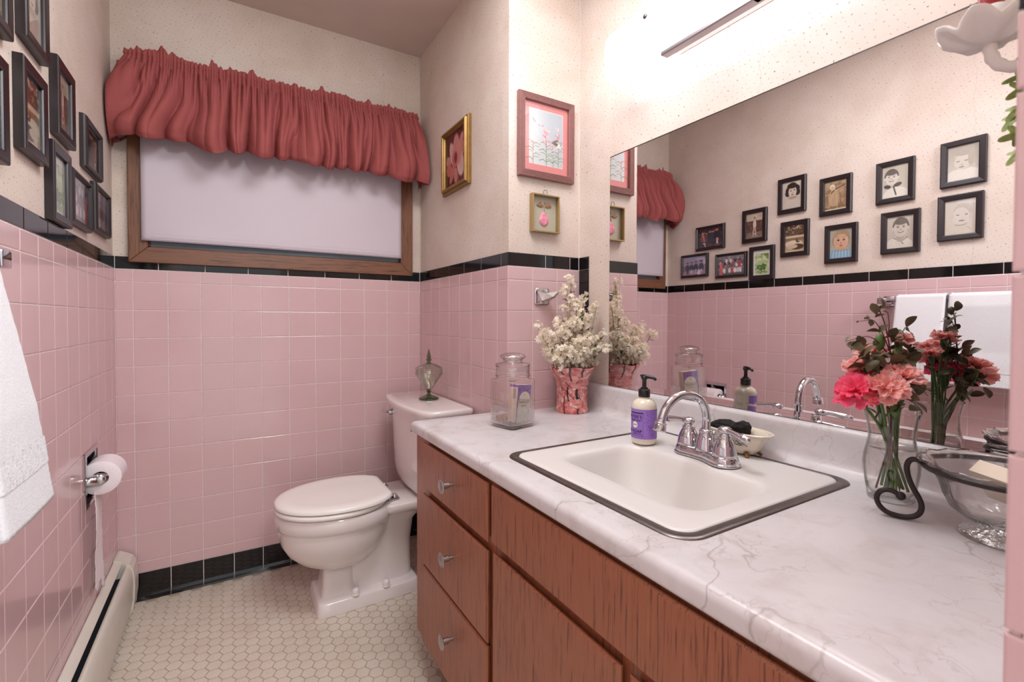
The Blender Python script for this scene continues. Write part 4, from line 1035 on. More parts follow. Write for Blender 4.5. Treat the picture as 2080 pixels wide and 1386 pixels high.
# rose frame with the wildflower print
t = thing('picture_frame', 'ribbed rose-brown frame with pink wildflowers and hummingbird on the short wall', 'picture frame', None, None, FB(1.3685, 1.7625))
w, h = .2435, .296; pr = [(0, .0004), (0, .016)]
for k in range(5): pr += [(.0015 + k * .0047, .0195), (.0045 + k * .0047, .0195), (.0054 + k * .0047, .0175)]
pr += [(.0250, .0165), (.0252, .011), (.0252, .005)]
moulding(w, h, pr, 'moulding', 'rosewood', t)
plate(w - .01, h - .01, .004, 'backing', 'dark', t)
iw, ih = w - .05, h - .05
c = Canvas(iw, ih, 'e58c8c', 110, 6); bx0, bx1, by0, by1 = .125, .875, .11, .90
c.rect(bx0 - .008, by0 - .006, bx1 + .008, by1 + .006, 'f3e6e0')
m = ((c.X >= bx0) & (c.X <= bx1) & (c.Y >= by0) & (c.Y <= by1)).astype(float)
g = np.clip((c.X - .1) * .5 + (c.Y - .1) * .25, 0, 1)[..., None]; a0_ = c.c('dfe4e4') * (1 - g) + c.c('8fa3b8') * g
c.a = c.a * (1 - m[..., None]) + a0_ * m[..., None]
G, G2 = '6f7f4f', '8b9668'
for x, y in ((.20, .20), (.50, .16), (.50, .30), (.78, .16), (.64, .14)):
    pass
for (xb_, yt) in ((.50, .62), (.20, .42), (.78, .62), (.66, .24)):
    c.line(xb_, by0, xb_, yt, .005, G)
    for k, yy in enumerate(np.arange(by0 + .05, min(yt, .42), .075)):
        s = 1 if k % 2 else -1; c.curve([(xb_, yy), (xb_ + s * .07, yy + .035), (xb_ + s * .16, yy + .01)], .006, G2 if k % 2 else G); c.curve([(xb_, yy + .03), (xb_ - s * .06, yy + .06), (xb_ - s * .13, yy + .05)], .005, G2)
for cx, cy, n, r in ((.50, .50, 34, .09), (.50, .60, 14, .05), (.20, .38, 10, .04), (.76, .56, 16, .05), (.76, .68, 8, .03), (.20, .26, 4, .02), (.70, .42, 14, .06)):
    for _ in range(n): c.ell(cx + c.rs.normal() * r * .6, cy + c.rs.normal() * r * .7, .016, .012, ['e58fa0', 'f2b6bf', 'd96f86', 'f7dadd'][c.rs.randint(4)], .9)
c.ell(.74, .45, .10, .022, '5f5a4c', rot=-.35); c.ell(.70, .49, .09, .018, '77705c', rot=.5); c.ell(.80, .43, .05, .03, 'efe8e0'); c.line(.82, .43, .87, .50, .004, '3d3a34')
c.ell(.22, .74, .05, .02, 'b7bcc0', rot=-.8); c.ell(.34, .68, .03, .012, 'b7bcc0', rot=.4)
c.grain(.012); link('print', c.mesh('print'), t, False, Matrix.Translation((0, 0, .0075)))
plate(iw + .002, ih + .002, .010, 'picture_glass', 'pane', t)

# small brass shadow box with a pink pear
t = thing('shadow_box_frame', 'small pale brass box frame with a pink paper pear, hung by a ring', 'picture frame', None, None, FB(1.361, 1.4895))
w, h = .119, .137
moulding(w, h, [(0, .0004), (0, .021), (.001, .0225), (.0045, .0225), (.0055, .021), (.0055, .003)], 'moulding', 'palegold', t)
c = Canvas(w - .01, h - .01, 'b9b4a0', 80, 7); c.grain(.02)
link('backing', c.mesh('backing'), t, False, Matrix.Translation((0, 0, .0035)))
M['pearpink'] = simple('pink_pear_print', 'e58ea2', 0.5, ns=90, var=0.35); M['pearleaf'] = simple('brown_leaf_print', 'a0785a', 0.6, ns=150, var=0.4)
def pear(u, v):
    a = 2 * pi * u; r = v; y = sin(a); x = cos(a) * (1 - .42 * max(0, y)); return (x * .021 * r, (y * (.030 if y > 0 else .024)) * r - .020, .0045 + .005 * sqrt(max(0, 1 - r * r)))
MB().grid(pear, 28, 8, closeu=True).obj('pear', 'pearpink', t, False)
for s, l in ((-1, 1.0), (1, 1.0), (.25, .6)):
    def lf(u, v, s=s, l=l):
        return (s * (.004 + .028 * u * l), .030 + (.008 if abs(s) < 1 else 0) + .004 * sin(u * 3) + (v - .5) * .020 * sin(pi * min(1, u * .93 + .05)) * l, .006 + .002 * sin(v * pi))
    MB().grid(lf, 10, 5).obj('leaf', 'pearleaf', t, False)
MB().tube([(0, .005, .006), (.001, .018, .006), (0, .032, .006)], .0009, 6).obj('stalk', 'pearleaf', t, False)
MB().tube([(.0085 * cos(a * pi / 12), .0765 + .0095 * sin(a * pi / 12), .014) for a in range(25)], .0011, 6).obj('hanging_ring', 'steel', t, False)
MB().box((-.002, .066, .012), (.002, .070, .016)).obj('ring_loop', 'steel', t, False)

# chrome robe hook
t = thing('robe_hook', 'small chrome robe hook on pink tiles above the cream flowers', 'hook', None, None, FB(1.351, 1.189, 0.0))
mb = MB(); mb.loft([rring(-.031, .031, -.031, .031, .009, z, 5) if k == 0 else rring(-.031 + i, .031 - i, -.031 + i, .031 - i, .009, z, 5) for k, (i, z) in enumerate([(0, .0005), (0, .004), (.002, .006), (.006, .007)])], True, True, True, smooth=False).obj('plate', 'chrome', t, False, auto=40)
mb = MB(); mb.loft([[(-.020, -.018, .006), (.020, -.018, .006), (.020, .018, .006), (-.020, .018, .006)], [(-.010, -.016, .022), (.026, -.016, .020), (.028, .014, .022), (.004, .012, .024)], [(.020, -.002, .046), (.032, -.004, .044), (.044, .014, .052), (.036, .018, .056)]], True, True, True, smooth=False).obj('prong', 'chrome', t, False, fixn=True)

# ------------------------------------------------------------------ faucet
fc = thing('faucet', 'polished chrome two-handle faucet with high arched spout behind the basin', 'faucet', (1.345, -1.604, ZT + .005))
FZ = ZT + .0052
FR = Matrix.Translation((1.326, -1.606, 0)) @ Matrix.Rotation(radians(-7), 4, 'Z')
def fp(x, y, z): return FR @ Vector((x, y, z))          # x towards the wall, y along the wall
def flathe(prof, n, c, mb):
    rg = []
    for r, z in prof: rg.append([fp(c[0] + max(r, 1e-5) * cos(2 * pi * i / n), c[1] + max(r, 1e-5) * sin(2 * pi * i / n), c[2] + z) for i in range(n)])
    return mb.loft(rg, True, False, False)
def peanut(s, z, n=64):
    out = []
    for k in range(n):
        a = 2 * pi * k / n; y = .080 * cos(a); w = .0175 + .0105 * (abs(y) / .08) ** 1.6 * (1 if abs(y) < .056 else 1)
        x = sin(a); d = .054
        # union of two discs joined by a narrow waist
        yy = .082 * s * cos(a); ww = .0215 + .0075 * min(1, (yy / .05) ** 2)
        if abs(yy) > d: ww = sqrt(max(0, .029 ** 2 - (abs(yy) - d) ** 2))
        out.append(fp((ww + (s - 1) * .05) * (1 if x >= 0 else -1) if abs(x) > 1e-6 and abs(cos(a)) < .999 else 0, yy, z))
    return out
def peanut(ins, z, n=72):
    out = []; R = .0325 - ins; d = .054; wn = .0245 - ins
    for k in range(n):
        y = (d + R) * cos(2 * pi * k / n); sg = 1 if sin(2 * pi * k / n) >= 0 else -1
        t = min(1, abs(y) / d); w = wn + (R - wn) * (t * t * (3 - 2 * t))
        if abs(y) > d: w = sqrt(max(0, R * R - (abs(y) - d) ** 2))
        out.append(fp(sg * w, y, z))
    return out
MB().loft([peanut(0, FZ), peanut(-.001, FZ + .002), peanut(0, FZ + .0045), peanut(.0022, FZ + .006), peanut(.0028, FZ + .013), peanut(.0055, FZ + .019), peanut(.009, FZ + .0215)], True, True, True).obj('base_plate', 'chrome', fc, auto=50)
bell = [(.0225, .020), (.0232, .023), (.0225, .026), (.0215, .034), (.0185, .045), (.0142, .055), (.0125, .058), (.0130, .060), (.0122, .063), (.009, .066), (.0085, .069), (.0118, .072), (.0128, .076), (.0118, .080), (.007, .0835), (0, .0845)]
for s in (1, -1):
    mb = MB(); flathe([(r * 1.14, z * 1.02) for r, z in bell], 28, (0, s * .054, FZ), mb); h = mb.obj('handle', 'chrome', fc, auto=60)
    lv = [(0, 0, .0755, .0085), (-.002 * s, .010, .0765, .0078), (-.003, .020, .0768, .0058), (-.005, .032, .0758, .0060), (-.007, .044, .0738, .0072), (-.008, .054, .0722, .0080), (-.0085, .060, .0712, .0084), (-.0085, .0625, .0708, .0070), (-.0088, .066, .0704, .0078), (-.009, .070, .0698, .0062), (-.009, .073, .0694, .002)]
    MB().tube([fp(x, s * (.053 + y), FZ + z) for x, y, z, r in lv], [r for *_, r in lv], 18).obj('lever', 'chrome', h)
mb = MB(); flathe([(.0235, .018), (.0240, .022), (.0228, .026), (.0205, .040), (.0165, .054), (.0145, .060), (.0150, .063), (.0150, .066), (.0125, .068), (.011, .069)], 28, (0, 0, FZ), mb); mb.obj('spout_collar', 'chrome', fc, auto=60)
S = [(.0, .060), (.001, .080), (.001, .100), (-.003, .118), (-.013, .135), (-.030, .148), (-.052, .154), (-.075, .152), (-.096, .141), (-.111, .124), (-.119, .106), (-.1225, .092)]
def smooth(P, k=3):
    for _ in range(k):
        Q = [P[0]]
        for a, b in zip(P[:-1], P[1:]): Q += [tuple(.75 * x + .25 * y for x, y in zip(a, b)), tuple(.25 * x + .75 * y for x, y in zip(a, b))]
        P = Q + [P[-1]]
    return P
SP = smooth([(x * 1.1, 0, z) for x, z in S], 2)
MB().tube([fp(x, -.0, FZ + z) for x, _, z in SP], [.0100 if i < 4 else .0095 for i in range(len(SP))], 20).obj('spout', 'chrome', fc)
mb = MB(); e = Vector(SP[-1]); dr = (Vector(SP[-1]) - Vector(SP[-3])).normalized()
mb.tube([fp(*(e + Vector((0, 0, FZ)) + dr * k)) for k in (-.004, -.003, -.001, .0005, .0015, .003, .012, .013, .016, .0175)], [.0100, .0128, .0135, .0125, .0115, .0132, .0136, .0145, .0140, .0100], 22).obj('aerator', 'chrome', fc, auto=60)
mb = MB(); mb.tube([fp(.021, -.004, FZ + .015), fp(.021, -.004, FZ + .050)], .0022, 8); flathe([(.0035, .050), (.005, .053), (.0055, .057), (.003, .061), (0, .062)], 14, (.021, -.004, FZ), mb); mb.obj('lift_rod', 'chrome', fc, auto=60)

# ------------------------------------------------------------------ soap pump bottle
sp_ = thing('soap_bottle', 'hand soap pump bottle with purple label standing on the basin rim', 'soap bottle', (1.312, -1.436, ZT + .0048))
bxx, byy, bz = 1.304, -1.435, ZT + .0048
M['soapbottle'] = simple('translucent_soap', 'e6ddcc', 0.18, sub=0.3)
BR = .0322
mb = MB().lathe([(0, .001), (.024, 0), (.029, .002), (.0315, .007), (BR, .014), (BR, .094), (.0312, .102), (.027, .110), (.019, .116), (.0135, .118), (.0130, .123)], 40, (bxx, byy, bz)); mb.obj('bottle_body', 'soapbottle', sp_, auto=60)
c = Canvas(.2, .076, '9b74ce', 240, 9); 
c.speck(.02, .02, .98, .98, ['9067c4', 'a37ed6', '966dc9'], 60, .05, .35)
def U(deg): return (deg - 60) / 250.0
for a, y, n in ((236, .62, 26), (250, .40, 46), (262, .15, 30), (225, .05, 22), (240, .85, 24)):
    for _ in range(n): c.ell(U(a + c.rs.normal() * 6), y + c.rs.normal() * .07, .004, .011, '5a3a8e', .7)
c.rect(U(135), .845, U(219), .89, '2a1d3c'); c.line(U(219), .88, U(219), .12, .0015, '2a1d3c'); c.line(U(135), .10, U(219), .10, .0012, '2a1d3c')
for k in range(7): c.curve([(U(150 + k * 10), .02), (U(158 + k * 10), .10), (U(153 + k * 10), .14)], .0015, '4b2f7c', .8)
c.ell(U(180), .47, .064, .122, '4b2f7c'); c.ell(U(180), .47, .059, .112, 'f4efe6')
def lab(u, v): a = radians(60 + 250 * u); r = BR + .0005; return (bxx + r * cos(a), byy + r * sin(a), bz + .0165 + .076 * v)
lb = link('label', c.mesh('label', lab), sp_)
M['ink'] = simple('dark_purple_ink', '23172f', 0.5)
def wrap_text(body, size, deg, zz, align='CENTER', bold=.0, mat='ink'):
    me = text_mesh('lettering', body, size, align, .0001, bold)
    for v in me.vertices:
        a = radians(deg) + v.co.x / BR; r = BR + .0007 + v.co.z
        v.co = Vector((bxx + r * cos(a), byy + r * sin(a), zz + v.co.y))
    me.materials.append(M[mat]); link('lettering', me, sp_)
wrap_text("MRS. MEYER'S", .0125, 215, bz + .0725, 'RIGHT', .00012)
wrap_text("CLEAN DAY", .0075, 215, bz + .0635, 'RIGHT', .00010)
wrap_text("LILAC", .0052, 180, bz + .0522, 'CENTER', .00005)
wrap_text("HAND SOAP", .0105, 214, bz + .0355, 'RIGHT', .00025)
wrap_text("ESSENTIAL OILS", .0035, 214, bz + .029, 'RIGHT', .00005)
mb = MB().lathe([(.0145, .1215), (.0150, .1225), (.0150, .1405), (.0142, .1415), (.0098, .142), (.0096, .146), (.0060, .147), (.0055, .150), (.0055, .166), (.0078, .168), (.0085, .172), (.006, .1755), (0, .176)], 28, (bxx, byy, bz))
mb.obj('pump_collar', 'blackplastic', sp_, auto=50)
PD = Vector((.35, -.94, 0)).normalized(); hb = Vector((bxx, byy, bz + .1745))
MB().tube([hb - PD * .011 + Vector((0, 0, .0022)), hb - PD * .006 + Vector((0, 0, .001)), hb, hb + PD * .010, hb + PD * .022 - Vector((0, 0, .001)), hb + PD * .029 - Vector((0, 0, .004)), hb + PD * .031 - Vector((0, 0, .008))], [.002, .0045, .0058, .0050, .0042, .0040, .0033], 12).obj('pump_head', 'blackplastic', sp_)

# ------------------------------------------------------------------ soap dish with black sponge
dsh = thing('soap_dish', 'small cream ceramic tub-shaped dish on gilt feet behind the faucet', 'dish', (1.445, -1.632, ZT))
dx, dy = 1.440, -1.612
dr_ = lambda a, b, z: [(dx + q[0], dy + q[1], ZT + (z - ZT) * 1.05) for q in sring(0, 0, a * 1.0, b * 1.12, z, 2.3, 44)]
mb = MB().loft([dr_(.018, .030, ZT + .007), dr_(.024, .040, ZT + .009), dr_(.030, .051, ZT + .022), dr_(.037, .062, ZT + .042), dr_(.040, .067, ZT + .051), dr_(.046, .0735, ZT + .0545), dr_(.048, .0755, ZT + .0575), dr_(.045, .072, ZT + .0595), dr_(.039, .065, ZT + .057), dr_(.033, .057, ZT + .042), dr_(.026, .045, ZT + .022), dr_(.012, .025, ZT + .015)], True, True, True)
mb.obj('dish_body', 'cream', dsh, auto=80)
for sx in (-1, 1):
    for sy in (-1, 1):
        MB().tube([(dx + sx * .022, dy + sy * .036, ZT + .014), (dx + sx * .026, dy + sy * .040, ZT + .007), (dx + sx * .029, dy + sy * .043, ZT + .0045)], [.006, .004, .0042], 8).obj('claw_foot', 'goldtrim', dsh)
mb = MB()
for k in range(3):
    mb.tube([(dx - .0385 - .0012 * 0, dy - .006 + .004 * i - .02 * k + .012, ZT + .038 + .004 * sin(i * 1.3 + k * 2)) for i in range(5)], .0009, 5)
for k in range(2):
    pts = [(dx - .0372 - .00015 * i, dy - .048 + .009 * i + .01 * k, ZT + .034 + .003 * sin(i * 2 + k) + .002 * k) for i in range(9)]
    mb.tube(pts, .0008, 5)
o = mb.obj('painted_script', 'blackplastic', dsh); o['kind'] = 'stuff'
spg = thing('sponge_cloth', 'folded black scrubbing cloth heaped in the cream dish', 'cloth', (1.44, -1.61, ZT + .05))
b_ = bmesh.new(); bmesh.ops.create_icosphere(b_, subdivisions=5, radius=1)
for v in b_.verts:
    p = v.co.copy(); e = 2.6
    q = Vector([abs(a) ** (2 / e) * (1 if a > 0 else -1) for a in p])
    y = q.y * .050; x = q.x * .026; z = q.z * .017
    z += .010 * exp(-((y + .034) / .016) ** 2) * (q.z > -.2) + .002 * sin(y * 70); x *= 1 + .25 * exp(-((y + .034) / .014) ** 2) - .12 * exp(-((y + .008) / .012) ** 2)
    n_ = noise.noise(p * 3.5) * .004 + noise.noise(p * 18) * .0012
    v.co = Vector((x, y, z)) + p * n_ + Vector((1.440, -1.590, ZT + .058))
me = bpy.data.meshes.new('cloth'); b_.to_mesh(me); b_.free(); me.materials.append(M['blackcloth'])
for p in me.polygons: p.use_smooth = True
link('cloth_body', me, spg)

# ------------------------------------------------------------------ square glass jar with a soap box inside
jr = thing('glass_jar', 'square cut-glass jar with round stopper lid at the far left of counter', 'jar', (1.118, -1.075, ZT))
jx, jy, jz = 1.118, -1.075, ZT
JR = Matrix.Translation((jx, jy, jz)) @ Matrix.Rotation(radians(13.4), 4, 'Z')
def sq(h, r, z, n=5): return [JR @ Vector(p) for p in rring(-h, h, -h, h, r, z, n)]
H = .0515
def jl(rings, name, mat, par=jr, **k): return MB().loft(rings, True, k.pop('c0', False), k.pop('c1', False)).obj(name, mat, par, **k)
jl([sq(.040, .010, .001), sq(.045, .012, .0005), sq(.0465, .012, .004), sq(.0455, .012, .008), sq(H - .001, .013, .0115)], 'jar_foot', 'glass', c0=True, auto=50)
lo_ = jl([sq(H - .001, .013, .0115), sq(H, .013, .015), sq(H, .013, .060), sq(H, .013, .068)], 'cut_band', 'cutglass', auto=50)
jl([sq(H, .013, .068), sq(H, .013, .140), sq(H - .001, .013, .1445), sq(H - .002, .040, .1465), sq(.0495, .049, .148), sq(.0495, .049, .152)], 'jar_body', 'glass', auto=50)
jl([sq(.046, .011, .015), sq(.0465, .011, .020), sq(.0465, .011, .138)], 'inner_wall', 'glass', c0=True, auto=50)
# diamond cutting as raised ribs over the lower third
rb = MB()
for side in range(4):
    R2 = Matrix.Rotation(side * pi / 2, 4, 'Z')
    for sg in (-1, 1):
        for k in range(-4, 13):
            pts = []
            for q in np.linspace(0, 1, 9):
                z = .016 + q * .054; u = -.038 + k * .0085 + sg * (q - .5) * .036
                top = .054 + .016 * abs(sin(u * 95))
                if -.038 <= u <= .038 and z <= top: pts.append(JR @ (R2 @ Vector((u, -H - .0002, z))))
            if len(pts) > 1: rb.tube(pts, .0008, 4, caps=False)
o = rb.obj('diamond_cutting', 'cutglass', lo_); o['kind'] = 'stuff'
lid = MB().lathe([(.045, .1525), (.0515, .1530), (.0535, .1545), (.0535, .1575), (.0515, .159), (.0515, .185), (.0535, .187), (.0535, .191), (.050, .193), (.034, .1955), (.029, .199), (.0285, .203), (.034, .208), (.0395, .2125), (.0402, .215), (.036, .219), (.024, .2240), (.0, .2265)], 40, (jx, jy, jz)).obj('lid', 'glass', jr, auto=40)
o = MB().lathe([(.0521, .160), (.0521, .184)], 40, (jx, jy, jz)).obj('engraved_band', 'cutglass', lid)
MB().lathe([(.0, .1945), (.030, .196), (.024, .1995), (.0235, .203), (.031, .209), (.033, .214), (.0, .220)], 12, (jx, jy, jz)).obj('knob_core', 'cutglass', lid)
# soap box standing inside
bxo = thing('soap_box', 'lavender and cream soap carton standing inside the square glass jar', 'box', (jx, jy, jz + .017))
M['cartoncream'] = simple('cream_carton', 'e6d8c4', 0.6)
BM = JR @ Matrix.Translation((.006, -.018, .0165)) @ Matrix.Rotation(radians(6), 4, 'Y') @ Matrix.Rotation(radians(4), 4, 'Z')
bw, bd, bh = .062, .032, .112
mb = MB().box((-bw / 2, -bd / 2, .0), (bw / 2, bd / 2, bh)); mb.v = [tuple(BM @ Vector(v)) for v in mb.v]; mb.obj('carton', 'cartoncream', bxo)
def carton_face(c, key):
    pass
def carton_canvas(w, h, seed):
    c = Canvas(w, h, '8d5fae', 70, seed); c.speck(0, .55, 1, 1, ['7d4aa0', '9d72bc', '6b3b92', 'b08fca'], 60, .05, .7)
    c.rect(.08, 0, 1, .58, 'ece0cc'); c.ell(.56, .60, .42, .22, 'ece0cc'); c.ell(.52, .74, .018, .025, '8c7a60'); c.rect(.15, .60, .95, .61, 'a893a0'); return c
c = carton_canvas(bw, bh, 31)
link('printed_face', c.mesh('printed_face', lambda u, v: tuple(BM @ Vector(((u - .5) * bw, -bd / 2 - .0004, v * bh)))), bxo)
def flat_text(body, size, Mx, par, mat, bold=0.0):
    me = text_mesh('lettering', body, size, 'CENTER', .0001, bold); me.transform(Mx); me.materials.append(M[mat]); link('lettering', me, par)
M['inkgrey'] = simple('grey_ink', '6a5648', 0.6)
flat_text('YARDLEY', .0125, BM @ basis((.002, -bd / 2 - .0006, .060), (1, 0, 0), (0, 0, 1)), bxo, 'inkgrey', .0001)
flat_text('LONDON', .0055, BM @ basis((.002, -bd / 2 - .0006, .049), (1, 0, 0), (0, 0, 1)), bxo, 'inkgrey')
c = Canvas(bd, bh, 'd9c3b4', 40, 32); c.rect(0, .93, 1, 1, '8d5fae')
for k in range(22):
    if k % 3 != 1: c.rect(.42, .62 + .012 * k, .80, .62 + .012 * k + .007, '4a3f3c')
link('printed_side', c.mesh('printed_side', lambda u, v: tuple(BM @ Vector((-bw / 2 - .0004, (.5 - u) * bd, v * bh)))), bxo)
sb = thing('soap_bar', 'orange-brown soap bar at the bottom of the square glass jar', 'soap', (jx, jy, jz + .016))
M['amber'] = simple('amber_soap', 'b8683a', 0.4, ns=40, var=.2)
mb = MB().cbox((-.040, -.001, .016), (.002, .036, .034), .005); mb.v = [tuple(JR @ Vector(v)) for v in mb.v]; mb.obj('soap', 'amber', sb)

# ------------------------------------------------------------------ splashed pink vase and cream dried flowers
vz = thing('ceramic_vase', 'flared pink ceramic vase with black drips by the backsplash corner', 'vase', (1.418, -.988, ZT))
vx, vy = 1.418, -.988
VP = [(.050, .001), (.0525, .004), (.0535, .012), (.0515, .020), (.0500, .040), (.0500, .070), (.0520, .095), (.058, .118), (.068, .138), (.0785, .154), (.0825, .162)]
def vr(z):
    for (a, b), (c2, d2) in zip(VP[:-1], VP[1:]):
        if z <= d2: return a + (c2 - a) * max(0, (z - b) / (d2 - b))
    return VP[-1][0]
def vfn(u, v):
    a = 2 * pi * u; z = .001 + v * .161; r = vr(z) * (1 + .012 * sin(3 * a + v * 4) + .008 * sin(7 * a + 2 + v * 9) * v); return (vx + r * cos(a), vy + r * sin(a), ZT + z + .003 * sin(5 * a) * v ** 6)
c = Canvas(.33, .165, 'd98a86', 260, 12)
c.speck(0, 0, 1, 1, ['c9625e', 'e3a9a2', 'edc7bd', 'd2736f', 'b94f4f', 'eab4ab', 'd98680'], 420, .022, .5)
c.speck(0, 0, 1, 1, ['f3ddd2', 'efd0c6', 'c65a56', 'bd5050'], 120, .016, .7)
for _ in range(110): x, y = c.rs.rand(2); c.line(x, y, x + c.rs.uniform(-.05, .05), y + c.rs.normal() * .02, .004, ['efcabf', 'c0534f'][c.rs.randint(2)], .6)
for _ in range(130): c.ell(c.rs.rand(), c.rs.rand(), .0018, .004, '231418', .8)
# camera-facing side is around u = .64 (230 degrees)
for x, y0_, y1_, w in ((.50, 1, .80, .003), (.57, 1, .88, .004), (.63, 1, .72, .0045), (.72, 1, .82, .0045), (.40, 1, .86, .003), (.82, 1, .74, .004), (.93, 1, .85, .003), (.10, 1, .80, .004), (.22, 1, .9, .004), (.31, 1, .78, .004), (.60, .58, .28, .0045), (.56, .36, .02, .004), (.69, .52, .34, .009), (.70, .10, .0, .005), (.05, .5, .2, .006), (.86, .4, .1, .005), (.25, .5, .3, .006)):
    w *= 1.35; c.curve([(x, y0_), (x - .006, (y0_ + y1_) / 2), (x + .006, y1_)], w, '1d1114'); c.ell(x + .006, y1_, w * 1.6, w * 2.4, '1d1114')
for a in ([(.53, .56), (.58, .50), (.66, .32)], [(.55, .72), (.59, .66), (.64, .56)], [(.73, .30), (.71, .42), (.69, .45)], [(.68, .66), (.70, .71)], [(.66, .14), (.69, .10)], [(.12, .3), (.2, .45)], [(.8, .6), (.9, .5)]): c.curve(a, .003, '1d1114')
o = link('vase_body', c.mesh('vase_body', vfn, mat='vasepaint'), vz)
for p in o.data.polygons: p.use_smooth = True
o.modifiers.new('s', 'SOLIDIFY').thickness = -.004
MB().lathe([(0, .0012), (.050, .0012)], 40, (vx, vy, ZT)).obj('vase_base', 'rosewood', vz)
fb = thing('cream_flower_bunch', 'bunch of cream dried flower clusters with green leaves in pink vase', 'flowers', (vx, vy, ZT + .02))
def floret(mb, P, N, r, q):
    N = N.normalized(); a = N.cross(Vector((.3, .2, 1))).normalized(); b = N.cross(a)
    k = 5; ph = q.random() * 6
    for i in range(k):
        t = ph + 2 * pi * i / k; d = a * cos(t) + b * sin(t); s_ = a * -sin(t) + b * cos(t)
        mb.add([P, P + d * r * .55 + s_ * r * .30 + N * r * .12, P + d * r * 1.05 + N * r * .30, P + d * r * .55 - s_ * r * .30 + N * r * .12], [(0, 1, 2, 3)])
clus = []
for kk in range(4):
    q = random.Random(60 + kk); mb = MB()
    for i in range(13):
        while True:
            d = Vector((q.gauss(0, 1), q.gauss(0, 1), q.gauss(.5, 1)))
            if d.length > .1: d.normalize()
            if d.z > -.55: break
        rr_ = .0120 * q.uniform(.45, 1.3); floret(mb, d * rr_, d + Vector((q.gauss(0, .35), q.gauss(0, .35), q.gauss(0, .35))), .0068, q)
        floret(mb, d * (rr_ + .0009), d + Vector((q.gauss(0, .3), q.gauss(0, .3), q.gauss(0, .3))), .0030, q)
    clus.append(mb.mesh('blossom', 'pale'))
def leafmesh(L, Wd, mat, fold=.25, n=7):
    def f(u, v): w = Wd * sin(pi * min(1, .04 + u * .96)) ** .8; s = v * 2 - 1; return (L * u, s * w / 2, -abs(s) * w * fold * -1 + L * .18 * sin(u * 2.2))
    return MB().grid(f, n, 5).mesh('leaf', mat)
lm1 = leafmesh(.034, .013, 'greenleaf')
q = random.Random(44); base0 = Vector((vx, vy, ZT + .10))
NSTEM = [(.0, .010, .300, 11), (-.012, .018, .265, 10), (-.150, -.030, .100, 8), (-.128, -.020, .045, 9), (-.142, .010, .130, 5), (-.100, -.010, .105, 9), (-.080, -.060, .050, 9), (-.060, -.025, .120, 9), (-.045, .030, .150, 9), (-.040, -.055, .080, 9), (.015, -.060, .080, 9), (.050, -.060, .085, 8), (.048, -.010, .150, 8), (.070, -.085, .100, 8), (.020, -.025, .175, 9), (-.018, -.022, .15, 9), (.060, .010, .240, 7), (.070, -.045, .200, 7), (-.015, .020, .130, 7), (.030, -.085, .045, 8), (-.015, -.080, .045, 8), (-.100, -.045, .020, 8), (.074, -.105, .060, 7), (-.060, -.075, .025, 7), (.012, -.006, .215, 9)]
for sx_, sy_, hh, nb in NSTEM:
    tip = Vector((min(vx + sx_, XM - .03), min(vy + sy_, YA - .022), ZT + .172 + hh))
    rootp = Vector((vx + sx_ * .25, vy + sy_ * .25, ZT + .03)); midp = Vector((vx + sx_ * .55, vy + sy_ * .5, ZT + .175)); pts = smooth([tuple(rootp), tuple(midp), tuple((midp + tip) / 2 + Vector((q.gauss(0, .006), q.gauss(0, .006), .01))), tuple(tip)], 2)
    MB().tube(pts, .0012, 6).obj('stem', 'twig', fb)
    for k in range(nb):
        t_ = 1 - (k / nb) * min(.78, .5 + .10 * nb / max(.1, hh * 20)); i = min(len(pts) - 1, int(t_ * (len(pts) - 1))); P = Vector(pts[i]); off = Vector((q.gauss(0, 1), q.gauss(0, 1), q.uniform(-.2, .8))).normalized() * q.uniform(.006, .024) * (1 if k else .2)
        Q = P + off; Q.x = min(Q.x, XM - .024); Q.y = min(Q.y, YA - .024); Q.z = max(Q.z, ZT + .172)
        MB().tube([P, (P + Q) / 2 + Vector((0, 0, .002)), Q], .0006, 4).obj('twig', 'twig', fb)
        s = q.uniform(.95, 1.45); link('blossom', clus[q.randrange(4)], fb, True, Matrix.Translation(Q) @ Matrix.Rotation(q.random() * 6, 4, 'Z') @ Matrix.Rotation(q.gauss(0, .5), 4, 'X') @ Matrix.Scale(s, 4))
    for k in range(3):
        i = q.randrange(len(pts) // 2, len(pts)) - 3; P = Vector(pts[i]); P.z = max(P.z, ZT + .168)
        a = q.random() * 2 * pi
        if P.x > XM - .05 and cos(a) > 0: a = pi - a
        if P.y > YA - .05 and sin(a) > 0: a = -a
        link('leaf', lm1, fb, True, Matrix.Translation(P) @ Matrix.Rotation(a, 4, 'Z') @ Matrix.Rotation(-q.uniform(-.3, .9), 4, 'Y') @ Matrix.Scale(q.uniform(.6, 1.0), 4))

# ------------------------------------------------------------------ glass vase with carnations
gv = thing('glass_vase', 'clear curved glass vase half full of water right of the basin', 'vase', (1.417, -1.932, ZT))
gx, gy = 1.417, -1.932
def gl(prof, name, mat, par, n=44, **k): return MB().lathe(prof, n, (gx, gy, ZT), cap0=k.pop('cap0', False)).obj(name, mat, par, **k)
OUT = [(.030, .0008), (.0345, .0012), (.0355, .004), (.0362, .012), (.0392, .030), (.0425, .052), (.0430, .066), (.0412, .082), (.0375, .098), (.0350, .112), (.0352, .124), (.0378, .142), (.0425, .162)]
gl(OUT, 'vase_body', 'glass', gv, cap0=True)
gl([(.0, .010), (.030, .0105), (.0345, .015), (.0375, .032), (.0405, .053), (.0410, .066), (.0392, .082), (.0356, .098), (.0332, .112), (.0335, .124), (.0361, .142), (.0415, .161)], 'inner_wall', 'glass', gv)
MB().tube([(gx + .0421 * cos(a * pi / 24), gy + .0421 * sin(a * pi / 24), ZT + .162) for a in range(49)], .0011, 6).obj('rim', 'glass', gv)
